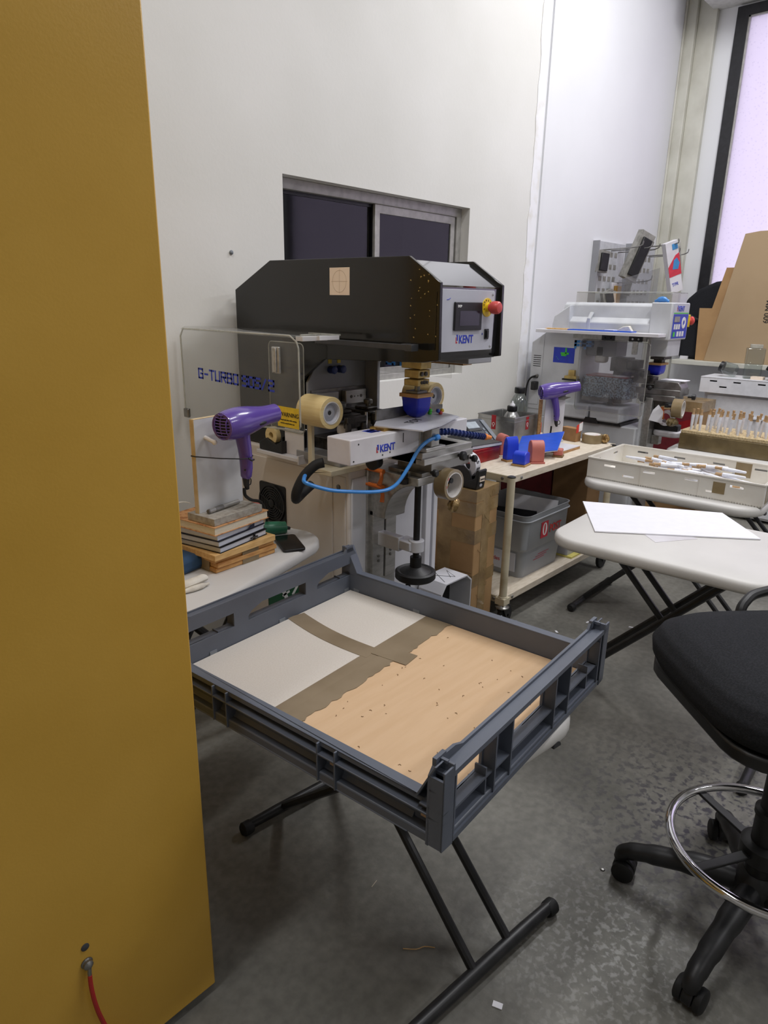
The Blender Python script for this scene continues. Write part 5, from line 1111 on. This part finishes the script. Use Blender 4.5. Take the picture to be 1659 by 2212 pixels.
mb = MB(); mb.box((PX0-.04,2.0,1.055),(PX0,2.08,1.075)); mb.box((PX0-.03,2.02,1.075),(PX0-.01,2.06,1.11)); mb.build('side_bracket','gold anodised',q)
mb = MB(); mb.box((PX0-.05,1.99,1.048),(PX0-.001,2.09,1.058)); mb.tube([(PX0-.03,2.0,1.05),(PX0-.035,1.985,1.02),(PX0-.03,1.955,1.01)],.012,8); mb.build('side_clip','black satin',q)
# things lying on the plank and on the head
mb = MB(TR((3.94,1.86,1.3525),R(90))); mb.box((-.20,-.035,0),(.20,.035,.006)); simple('folder','narrow blue folder lying on the plank of the white pad printer','folder',mb,'folder blue')
mb = MB(); mb.cyl((3.91,2.20,1.357),(3.925,2.06,1.357),.0045,n=10); mb.cyl((3.91,2.20,1.357),(3.909,2.215,1.357),.003,.001,n=8); simple('pencil','wooden pencil lying at the left end of the white printer’s plank','pencil',mb,'pine')
mb = MB(TR((3.94,1.80,1.359),R(80))); mb.box((-.03,-.02,0),(.03,.02,.006)); simple('label_sheet','small pale label sheet lying on the narrow blue folder','label',mb,'white paper')
mb = MB(); mb.tube([(4.09,1.54,1.527),(4.09,1.58,1.538),(4.09,1.62,1.526)],[.008,.016,.008],10,smooth=3); simple('cloth','scrap of blue cloth on top of the white printer’s head','cloth',mb,'hose blue')
mb = MB(); mb.prism([(-.05,0),(.06,0),(.035,.035),(.0,.03)],(3.993,1.74,1.353),Y*-1,Z,X*-.03); simple('paper_scrap','crumpled clear plastic scrap on the plank beside the narrow blue folder','scrap',mb,'white cloth',bevel=.004)
t = thing('tape_roll','brown packing tape roll hanging from the white pad printer’s print table','tape roll',(3.995,1.37,.89))
MB().ring((3.995,1.40,.945),(.12,-1,0),.054,.044,.055,36).build('tape','tape brown',t,bevel=.0012); MB().ring((3.995,1.4005,.945),(.12,-1,0),.044,.0405,.056,36).build('core','paper core',t)
mb = MB(); mb.cyl((3.99,1.44,.955),(4.0,1.36,.955),.010,n=12); mb.box((3.98,1.425,.945),(4.09,1.445,.968)); mb.build('tape_peg','black satin',q)
wad('tape_wad','crumpled brown tape wad below the tape roll of the white pad printer',(3.965,1.385,.868),(.042,.028,.023),'wrap dark')
# white rounded shelf on the printer's front rail with the second desk dispenser
MB().prism(rrect(.16,.17,.06,6,4.165,1.462),(0,0,.755),X,Y,Z*.035).build('side_shelf','white coat',q,bevel=.010,seg=3)
MB().box((4.11,1.50,.70),(4.16,1.545,.755)).build('shelf_bracket','alu',q,bevel=.003)
td = thing('tape_dispenser','black desk tape dispenser on the white printer’s rounded side shelf','tape dispenser',(4.14,1.47,.7905))
MB().prism([(1.54,0),(1.40,0),(1.40,.035),(1.42,.04),(1.45,.03),(1.49,.05),(1.54,.09)],(4.115,0,.7905),Y,Z,X*.06).build('body','black satin',td,bevel=.004)
mb = MB(); mb.ring((4.10,1.475,.865),X,.045,.030,.04,28); mb.build('label_roll','white coat',td)
mb = MB(); mb.prism([(0,0),(.085,-.02),(.085,.05),(.05,.09),(.02,.06)],(4.02,1.54,.855),(.75,-.66,0),Z,(0.001,0.002,0)); simple('paper_tag','white folded paper tag clipped beside the orange lever of the white printer','paper',mb,'white paper')

# ================================================================ wall hooks, pegboards and packets behind the white printer
def pegboard(lab, x0, x1, z0, z1):
    t = thing('pegboard', lab, 'pegboard', ((x0+x1)/2,WY-.02,z0), 0, None)
    mb = MB(); mb.box((x0,WY-.026,z0),(x1,WY-.001,z1)); mb.cur = 1
    nx, nz = int((x1-x0-.10)/.075), int((z1-z0)/.085)
    for i in range(nx):
        for j in range(nz):
            x = x0+.075+i*.075; z = z0+.04+j*.085; mb.box((x,WY-.0275,z),(x+.045,WY-.025,z+.034))
    mb.build('panel',['pegboard','pack grey'],t,smooth=0)
    mb = MB(); mb.box((x0-.012,WY-.05,z0),(x0,WY-.001,z1)); mb.build('upright','grey plate',t)
    return t
P1 = pegboard('left-hand grey slotted pegboard on the wall above the white printer',4.86,5.33,1.46,1.94)
P2 = pegboard('right-hand grey slotted pegboard on the wall, near the corner',5.41,5.90,1.46,1.955)
def hook(par, x, z, L=.30):
    mb = MB(); mb.tube([(x,WY-.026,z),(x,WY-.03,z),(x,WY-L,z+.012),(x,WY-L-.035,z+.05)],.004,8,smooth=3); mb.build('hook','steel',par)
for x,z in ((4.93,1.88),(5.10,1.885),(5.22,1.88),(5.15,1.66),(4.95,1.48)): hook(P1,x,z)
for x,z in ((5.62,1.875),(5.80,1.88),(5.75,1.60)): hook(P2,x,z)
hook(P1,5.24,1.91,.42)
def packet(lab, x, y, z, w, h, d, rx, ry, m, m2, yaw=-20):
    t = thing('blister_pack', lab, 'blister pack', (x,y,z), 0, 'packets hanging on the pegboards'); T = Matrix.Translation((x,y,z))@Matrix.Rotation(R(yaw),4,'Z')@Matrix.Rotation(R(ry),4,'Y')@Matrix.Rotation(R(rx),4,'X')
    MB(T).box((-w/2,-d/2,-h),(w/2,d/2,0)).build('card',m,t,bevel=.002)
    MB(T).box((-w*.3,-d/2-.016,-h*.92),(w*.36,-d/2,-h*.12)).build('bubble',m2,t,bevel=.004)
    return t
packet('pale pack with a black block hanging at the left of the left pegboard',4.91,2.365,1.875,.11,.15,.03,0,4,'pack grey','black satin')
packet('long grey pack with a black strip, tilted across the right pegboard',5.15,2.16,2.0,.13,.34,.05,4,20,'pack grey','black satin',-25)
packet('small pale pack hanging low on the left pegboard',5.03,2.34,1.60,.10,.13,.03,0,-6,'pack grey','card cream')
packet('small brass coloured key pack in the middle of the left pegboard',5.15,2.35,1.66,.10,.17,.02,0,3,'white coat','brass')
packet('grey clip pack at the bottom left of the left pegboard',4.95,2.33,1.60,.10,.10,.03,0,-20,'pack grey','black satin')
packet('pale grey pack edge-on at the right side of the left pegboard',5.30,2.28,1.93,.05,.36,.02,0,8,'pack grey','acrylic edge',-60)
packet('clear slotted pack hanging at the right of the right pegboard',5.64,2.15,1.97,.12,.26,.02,0,-12,'acrylic edge','pack grey',-30)
rp = thing('blister_pack','white hanging pack printed with a red panel and blue shape, near the corner trim','blister pack',(5.55,2.02,1.60),0,None); T = Matrix.Translation((5.22,2.02,1.94))@Matrix.Rotation(R(-25),4,'Z')@Matrix.Rotation(R(-19),4,'Y')
MB(T).box((-.055,-.02,-.36),(.055,.02,0)).build('box','white coat',rp,bevel=.002)
mb = MB(T); mb.prism([(-.056,-.24),(.056,-.24),(.056,-.09),(.02,-.10),(-.056,-.17)],(0,-.0206,0),X,Z,Y*-.001); mb.build('red_panel','pack red',rp,smooth=0)
mb = MB(T); mb.prism([(-.02,-.19),(.03,-.20),(.05,-.16),(.03,-.12),(.0,-.13)],(0,-.0218,0),X,Z,Y*-.001); mb.build('blue_shape','pack blue',rp,smooth=0)
u = (T.to_3x3()@X); v = (T.to_3x3()@Z); MB(T).box((.0,-.0215,-.06),(.05,-.0205,-.02)).build('blue_badge','pack blue',rp); text('TPR','lettering','ink blue',rp,tuple(T@Vector((-.04,-.0212,-.31))),u,v,.035)
mb = MB(Matrix.Translation((4.15,1.75,1.5165))@Matrix.Rotation(R(-65),4,'Z')@Matrix.Rotation(R(14),4,'X')); mb.prism([(-.12,0),(.10,0),(.10,.20),(-.12,.13)],(0,0,0),X,Z,Y*.004); simple('acrylic_sheet','clear acrylic sheet leaning behind the white printer’s head','acrylic sheet',mb,'acrylic dusty')
# ================================================================ corner under the tall window
bc = thing('black_bag','black fabric bag slumped on the sill below the window','bag',(5.93,1.95,1.0905))
mb = MB(); A = [(2.09,0),(2.105,.30),(2.09,.46),(2.0,.545),(1.88,.60),(1.74,.62),(1.62,.56),(1.55,.30),(1.55,0)]; mb.prism(A,(5.895,0,1.0905),Y,Z,X*.10); mb.build('body','black fabric',bc,bevel=.03,seg=4)
mb = MB(); mb.tube([(5.893,2.06,1.45),(5.885,1.95,1.40),(5.893,1.80,1.43)],.012,8,smooth=4); mb.build('strap','black satin',bc)
def leaning(name, lab, pts, x, lean, th, m):
    """sheet standing on the sill, tilted back towards the glass"""
    T = Matrix.Translation((x,0,1.0908))@Matrix.Rotation(lean,4,'Y'); mb = MB(T); mb.prism(pts,(0,0,0),Y,Z,X*th); return tag(mb.build(name,m,bevel=.001),lab,'cardboard sheet')
big = leaning('cardboard_sheet','large brown corrugated sheet leaning against the tall window',[(1.85,0),(1.70,.935),(1.60,.95),(1.45,.952),(1.10,.95),(1.05,.95),(1.05,0)],5.80,R(2),.012,'cardboard big')
leaning('cardboard_sheet','narrower brown cardboard flap standing left of the large sheet',[(1.93,0),(1.955,.40),(1.86,.40),(1.80,.70),(1.72,.70),(1.72,0)],5.835,R(1.5),.010,'cardboard')
ob = text('350 MM','lettering','letter black',big,(5.815,1.415,1.41),(0.035,0,1),(0,1,0),.05,bold=.0006) if False else None
T = Matrix.Translation((5.80,0,1.0908))@Matrix.Rotation(R(2),4,'Y')
text('600 MM','lettering','leg paint',big,tuple(T@Vector((-.0012,1.435,.30))),tuple((T.to_3x3()@Z)),(0,1,0),.055,sx=.9)
dc = thing('drawer_cabinet','white drawer cabinet below the window sill at the right edge','drawer unit',(5.62,1.25,0))
MB().box((5.35,.80,.02),(5.85,1.665,.905)).build('body','drawer white',dc,bevel=.003)
for z0,z1 in ((.60,.885),(.32,.59),(.04,.31)):
    mb = MB(); mb.box((5.332,.82,z0),(5.35,1.635,z1)); d = mb.build('drawer','drawer white',dc,bevel=.002)
    mb = MB(); mb.box((5.315,1.05,z0+.14),(5.332,1.33,z0+.155)); mb.build('handle','drawer white',d,bevel=.003)
pt = thing('plastic_tray','shallow grey-white slotted plastic tray upside on the drawer cabinet','tray',(5.55,1.30,.9055))
o_ = [(.80,0),(1.69,0),(1.69,.105),(.80,.105)]
def slots(yr,zr,w=.05,h=.010): return [[(y-w/2,z),(y+w/2,z),(y+w/2,z+h),(y-w/2,z+h)] for y in yr for z in zr]
MB().prism(o_,(5.30,0,.9055),Y,Z,X*.006,holes=slots((1.60,1.44,1.28,1.10,.94),(.078,))+slots((1.53,1.20),(.040,))).build('front_wall','drawer white',pt)
mb = MB(); mb.box((5.306,.80,.9055),(5.60,.806,1.0105)); mb.box((5.306,1.684,.9055),(5.60,1.69,1.0105)); mb.box((5.594,.806,.9055),(5.60,1.684,1.0105)); mb.build('wall','drawer white',pt)
mb = MB(); mb.box((5.306,.806,.9055),(5.594,1.684,.9115)); mb.build('floor_panel','drawer white',pt)
MB().box((5.298,.798,1.0105),(5.602,1.692,1.0165)).build('lid','drawer white',pt,bevel=.002)
MB().box((5.31,1.37,.915),(5.315,1.376,1.0)).build('rib','drawer white',pt)
z9 = 1.017
j = thing('jar','clear square jar lying on its side with black lid, on the plastic tray','jar',(5.42,1.52,z9)); T = Matrix.Translation((5.42,1.55,z9+.057))@Matrix.Rotation(R(-75),4,'X')@Matrix.Rotation(R(20),4,'Z')
mb = MB(T); mb.prism(rrect(.10,.075,.012),(0,0,-.06),X,Y,Z*.09); mb.build('body','glass clear',j,bevel=.004)
mb = MB(T); mb.lathe([(.038,.032),(.038,.055)],(0,0,0),Z,24); mb.build('lid','bottle black',j)
j = thing('jar','taller clear square container standing on the plastic tray','jar',(5.42,1.40,z9)); T = TR((5.42,1.385,z9),R(18))
mb = MB(T); mb.prism(rrect(.11,.11,.012),(0,0,0),X,Y,Z*.10); mb.build('base','glass clear',j,bevel=.003)
mb = MB(T); mb.prism(rrect(.12,.12,.014),(0,0,.101),X,Y,Z*.11); mb.build('body','glass clear',j,bevel=.004)
mb = MB(T); mb.prism(rrect(.08,.08,.012),(0,0,.212),X,Y,Z*.025); mb.build('lid','acrylic edge',j,bevel=.003)
mb = MB(Matrix.Translation((5.42,1.19,z9+.035))@Matrix.Rotation(R(24),4,'X')); mb.prism([(-.09,-.06),(.09,-.06),(.09,.10),(-.09,.10)],(0,0,0),X,Y,Z*.07,holes=[[(-.08,-.05),(-.08,.09),(.08,.09),(.08,-.05)]]); mb.box((-.09,-.06,0),(.09,.10,.005)); simple('plastic_tub','open black plastic tub tilted on the plastic tray','tub',mb,'black satin')
mb = MB(); mb.box((5.34,1.29,z9),(5.40,1.37,z9+.02)); simple('label_pad','small pale pink label pad on the plastic tray','label pad',mb,'card cream')
mb = MB(); mb.box((5.92,1.94,1.0905),(5.99,2.04,1.13)); 
tag(MB().box((5.865,2.0,1.0905),(5.885,2.06,1.115)).build('sill_block','white coat'),'small white block on the sill beside the black bag','block')
bb = thing('cardboard_box','brown carton with a red plastic sleeve, standing behind the upright pegs','cardboard box',(5.15,1.75,0))
MB().box((5.0,1.56,.0),(5.29,1.88,.86)).build('carton','cardboard',bb,bevel=.004)
MB().box((4.9985,1.5585,.79),(5.2915,1.8815,.8615)).build('packing_tape','tape shiny',bb)
MB().box((4.996,1.60,.42),(4.9995,1.88,.79)).build('sleeve','red box',bb)
mb = MB(); mb.prism([(1.61,.66),(1.75,.62),(1.85,.66),(1.73,.70),(1.62,.74)],(4.9955,0,0),Y,Z,X*-.001); mb.build('sleeve_panel','tin red',bb,smooth=0)
mb = MB(); mb.box((4.45,1.33,.0),(4.9,1.60,.50)); simple('cardboard_box','low plain brown carton on the floor by the upright pegs','cardboard box',mb,'cardboard',bevel=.004)

# ================================================================ long tray and loose pegs, block of upright pegs
tp = thing('parts_tray','long translucent white plastic tray full of loose pegs','tray',(3.28,1.055,.7005),R(2)); T = TR((3.28,1.055,.7005),R(2))
tl, tw, thh = .775, .43, .10
def wallslots(L): return slots([-L*.36,-L*.12,L*.12,L*.36],(.066,),.055,.010)+slots([-L*.24,L*.24],(.030,),.055,.009)
mb = MB(T)
mb.box((-tw/2,-tl/2,0),(tw/2,tl/2,.006)); mb.build('floor_panel','tray plastic',tp)
for sx in (-1,1):
    mb = MB(T); mb.prism([(-tl/2,0),(tl/2,0),(tl/2,thh),(-tl/2,thh)],(sx*tw/2,0,0),Y,Z,X*(-sx*.006),holes=wallslots(tl)); mb.box((sx*(tw/2+.004),-tl/2,thh-.006),(sx*(tw/2-.008),tl/2,thh))
    for y in (-tl/6,tl/6): mb.box((sx*(tw/2),y-.0015,.004),(sx*(tw/2+.003),y+.0015,thh-.006))
    mb.build('side_wall','tray plastic',tp)
for sy in (-1,1):
    mb = MB(T); mb.prism([(-tw/2+.006,0),(tw/2-.006,0),(tw/2-.006,thh),(-tw/2+.006,thh)],(0,sy*tl/2,0),X,Z,Y*(-sy*.006),holes=slots([-tw*.25,tw*.25],(.066,),.055,.010)); mb.box((-tw/2,sy*(tl/2+.004),thh-.006),(tw/2,sy*(tl/2-.008),thh)); mb.build('end_wall','tray plastic',tp)
mb = MB(T); mb.box((tw/2-.0075,-.24,.025),(tw/2-.0062,-.17,.098)); mb.box((-tw/2+.03,-tl/2-.0012,.01),(tw/2-.03,-tl/2-.0002,.092)); mb.box((-tw/2-.0012,-.235,.03),(-tw/2-.0002,-.185,.08)); mb.build('packing_tape','tape brown',tp)
PEG = None
def peg(lab, M4, grp, copy_of=None):
    """tapered white peg with a bare wooden end; local z runs from its point to the wooden end"""
    if copy_of is None:
        t = bpy.data.objects.new('peg', None); COL.objects.link(t); t.empty_display_size = .03; WORLD[t.name] = Matrix.Identity(4)
        mb = MB(); mb.lathe([(.0035,0),(.0055,.004),(.0085,.06),(.0095,.102)],(0,0,0),Z,10); mb.build('shaft','peg white',t)
        mb = MB(); mb.lathe([(.0088,.102),(.0075,.108),(.0062,.118),(.0072,.128),(.0068,.134)],(0,0,0),Z,10); mb.build('wooden_end','peg wood',t)
    else: t = copytree(copy_of)
    t.matrix_world = M4; tag(t, lab, 'peg', grp); return t
random.seed(31)
upl = 'white tapered peg with a bare wooden end standing in the foam block'
src = None; used_ = []; k = 0
by0, by1, bx_0 = .60, 1.345, 4.005
for row,xo in enumerate((.030,.075,.125,.175)):
    y = by1-.04-row*.012
    while y > by0+.03:
        yy = y+random.uniform(-.008,.008)
        if not (row > 1 and random.random() < .35):
            M4 = Matrix.Translation((bx_0+xo+random.uniform(-.008,.008), yy, .815)) @ Matrix.Rotation(R(random.uniform(-6,10)),4,'X') @ Matrix.Rotation(R(random.uniform(-8,8)),4,'Y')
            t = peg(upl, M4, 'upright pegs in the foam block', src); src = src or t
        y -= .050 if row == 0 else .056
fb = thing('foam_block','thick tan foam block with dark wrapped edges holding upright pegs','foam block',(4.13,.98,.7205))
MB().box((4.0,by0,.7205),(4.27,by1,.808)).build('wrapped_body','wrap dark',fb,bevel=.004)
MB().box((4.003,by0+.003,.808),(4.267,by1-.003,.829)).build('top_layer','foam block',fb,bevel=.004)
loose = 'white peg with a wooden end lying loose in the long plastic tray'
n_ = 0
for layer in range(5):
    for i in range((10,10,12,12,11)[layer]):
        v = random.uniform(-.34,.31) if layer < 2 else random.uniform(-.22,.22); uu = random.uniform(-.13,.10) if layer < 2 else random.uniform(-.09,.09)
        ang = R(random.uniform(60,118)+180*(random.random() < .25))
        M4 = T @ Matrix.Translation((uu, v, .017+layer*.0178)) @ Matrix.Rotation(ang,4,'Z') @ Matrix.Rotation(R(90+random.uniform(-4,4)),4,'Y') @ Matrix.Translation((0,0,-.067))
        peg(loose, M4, 'loose pegs in the long tray', src); n_ += 1

# ================================================================ foam board on the middle table
T = TR((0,0,0))
bd = thing('foam_board','white foam board lying askew on the middle folding table','board',(2.45,.85,.721))
q4 = [(2.225,.992),(2.552,1.205),(2.80,.735),(2.565,.535)]
mb = MB(); mb.prism(q4,(0,0,.7212),X,Y,Z*.005); mb.build('panel','foam board',bd,bevel=.001)
mb = MB(); mb.prism([(2.274,.793),(2.42,.70),(2.50,.84),(2.40,.93)],(0,0,.7203),X,Y,Z*.0006); simple('paper_sheet','thin white sheet sticking out from under the foam board','paper',mb,'white coat')

# ================================================================ drafting stool
sx, sy = 1.625,.205
ch = thing('drafting_stool','black upholstered drafting stool with chrome foot ring at the right edge','stool',(sx,sy,0))
a0 = 101
mb = MB(); mb.lathe([(.045,.085),(.055,.10),(.055,.15),(.045,.17),(.035,.18)],(sx,sy,0),Z,26); mb.build('hub','black satin',ch)
for k in range(5):
    a = R(a0+72*k); d = Vector((math.cos(a),math.sin(a),0)); o = Vector((sx,sy,0))
    mb = MB(); mb.tube([o+d*.03+Z*.135,o+d*.12+Z*.128,o+d*.22+Z*.108,o+d*.285+Z*.090,o+d*.312+Z*.075,o+d*.318+Z*.055],[.030,.030,.026,.023,.021,.019],14,smooth=4); l = mb.build('leg','black satin',ch)
    s = Vector((-d.y,d.x,0)); c = o+d*.318
    mb = MB(); mb.lathe([(.016,.05),(.018,.062),(.012,.066)],c,Z,14); mb.prism([(.0,.030)]+[(.030*math.cos(R(t)),.030+.033*math.sin(R(t))) for t in range(-20,201,20)],c-s*.012-d*.012,d,Z,s*.024); cs = mb.build('castor','black satin',l,bevel=.003)
    for e in (-1,1):
        mb = MB(); mb.lathe([(.006,0),(.027,.001),(.029,.004),(.029,.016),(.025,.019),(.006,.020)],c+s*(e*.013)-d*.012+Z*.029,s*e,24); mb.build('wheel','black rubber',cs)
mb = MB(); mb.lathe([(.034,.15),(.034,.34),(.038,.345),(.038,.36),(.028,.365),(.027,.60)],(sx,sy,0),Z,24); mb.build('gas_column','black satin',ch)
mb = MB(); mb.lathe([(.048,.215),(.055,.222),(.055,.262),(.042,.27)],(sx,sy,0),Z,24); rg = mb.build('ring_hub','black satin',ch)
for k in range(4):
    a = R(60+90*k); d = Vector((math.cos(a),math.sin(a),0)); s = Vector((-d.y,d.x,0)); o = Vector((sx,sy,.238))
    mb = MB(); mb.prism([(.04,-.013),(.215,-.011),(.215,.011),(.04,.013)],o,d,s,Z*.008); mb.build('ring_spoke','black satin',ch,bevel=.002)
mb = MB(); mb.tube([(sx+.215*math.cos(2*PI*k/64),sy+.215*math.sin(2*PI*k/64),.25) for k in range(64)],.0115,14,closed=True); mb.build('foot_ring','chrome',ch)
# seat: square cushion turned on its corner, domed with rolled front
T = Matrix.Translation((sx-.01,sy+.018,.055)) @ Matrix.Rotation(R(47),4,'Z')
def seatpt(u,t):
    a = 2*PI*u; c, s = math.cos(a), math.sin(a); e = .55
    x = .262*math.copysign(abs(c)**e,c); y = .262*math.copysign(abs(s)**e,s)
    pr = [(0.0,.745),(.30,.744),(.62,.738),(.82,.726),(.94,.706),(1.0,.675),(.985,.645),(.94,.622),(.80,.612),(.0,.612)]
    f = t*(len(pr)-1); i = min(int(f),len(pr)-2); g = f-i
    k = pr[i][0]+(pr[i+1][0]-pr[i][0])*g; z = pr[i][1]+(pr[i+1][1]-pr[i][1])*g
    sag = -.020*max(0,(x*k)/.262)**3*.6
    return Vector((x*k,y*k,z+sag))
mb = MB(T); mb.grid(seatpt,64,37,True); mb.build('seat_cushion','black fabric',ch,smooth=60)
mb = MB(T); mb.prism(rrect(.475,.475,.10),(0,0,.582),X,Y,Z*.032); mb.prism(rrect(.34,.30,.05),(0,0,.562),X,Y,Z*.02); mb.build('seat_pan','black satin',ch,bevel=.006)
mb = MB(T); mb.box((-.09,-.09,.535),(.09,.13,.572)); mb.box((-.05,-.05,.50),(.05,.05,.54)); mb.build('tilt_mechanism','black satin',ch,bevel=.006)
mb = MB(T); mb.tube([(.10,-.05,.552),(.20,-.10,.548),(.24,-.12,.545)],.007,8); mb.build('height_lever','black satin',ch)
mb = MB(); mb.tube([(1.73,.34,.60),(1.765,.375,.66),(1.775,.385,.755),(1.80,.383,.785),(1.85,.365,.80),(1.95,.29,.81),(2.0,.20,.80),(1.99,.15,.74),(1.93,.12,.62),(1.85,.12,.585)],.0125,10,smooth=4); mb.build('arm_loop','black satin',ch)
# ================================================================ litter on the floor
def litter(nm, lab, cat, mb, m): tag(mb.build(nm,m), lab, cat)
mb = MB(TR((1.02,.555,.0005),R(20))); mb.box((-.007,-.011,0),(.007,.011,.002)); litter('paper_scrap','small white paper chip on the concrete by the table foot bar','scrap',mb,'white paper')
mb = MB(); mb.tube([(.98,.80,.002),(1.0,.775,.003),(1.02,.765,.0025),(1.035,.745,.002)],.0011,5,smooth=3); litter('straw','thin straw fibre lying on the concrete under the front table','straw',mb,'pine')
mb = MB(); mb.tube([(1.06,.98,.002),(1.085,.985,.002)],.001,5); litter('straw','short pale fibre on the concrete further under the front table','straw',mb,'cream wood')
mb = MB(); mb.lathe([(.007,0),(.006,.003),(.003,.004)],(1.545,.555,.0002),Z,14); litter('washer','small metal disc on the concrete near the stool castor','washer',mb,'steel')
for i,(x,y,l) in enumerate(((2.95,1.30,'pale paper flake on the floor left of the table leg end'),(2.75,1.36,'pale scuffed flake on the floor in front of the trolley castor'),(3.05,1.12,'tiny white flake on the floor under the middle table'))):
    mb = MB(TR((x,y,.0005),i)); mb.prism([(-.012,-.004),(.009,-.006),(.013,.003),(-.007,.006)],(0,0,0),X,Y,Z*.001); litter('paper_flake',l,'scrap',mb,'white paper')

# ================================================================ light and camera
def strip(loc, rot, L, w, e, col=(.985,.985,1)):
    l = bpy.data.lights.new('fluorescent_or_fill_lamp','AREA'); l.shape = 'RECTANGLE'; l.size = L; l.size_y = w; l.energy = e; l.color = col
    o = bpy.data.objects.new('fluorescent_or_fill_lamp', l); COL.objects.link(o); o.location = loc; o.rotation_euler = rot
K = 1.4
for x,y,e in ((4.1,1.2,44),(2.4,-.1,30),(.4,-2.4,15),(3.6,-2.4,32),(.05,1.0,26)):  # last entry is an added fill lamp brightening the printer base's left face
    strip((x,y,4.1),(0,0,R(8)),1.5,.22,e*K)
w = bpy.data.worlds.new('World'); sc.world = w; w.use_nodes = True
bg = w.node_tree.nodes['Background']; bg.inputs[0].default_value = lin((246,243,255))+(1,); bg.inputs[1].default_value = 1.15
cam = bpy.data.cameras.new('camera'); co = bpy.data.objects.new('camera', cam); COL.objects.link(co)
rt = Vector((.67477153,-.73783835,.01667191)); up = Vector((.20749743,.21134337,.95513287)); fw = Vector((.70825716,.64103709,-.29570805))
co.matrix_world = Matrix(((rt.x,up.x,-fw.x,0),(rt.y,up.y,-fw.y,0),(rt.z,up.z,-fw.z,1.5),(0,0,0,1)))
cam.sensor_fit = 'VERTICAL'; cam.sensor_height = 24; cam.lens = 1470/2212*24; cam.clip_start = .02
sc.camera = co
vs_ = sc.view_settings; sc.display_settings.display_device = 'sRGB'; vs_.view_transform = 'Standard'; vs_.look = 'None'; vs_.gamma = 1; vs_.use_curve_mapping = False; vs_.exposure = 0.0
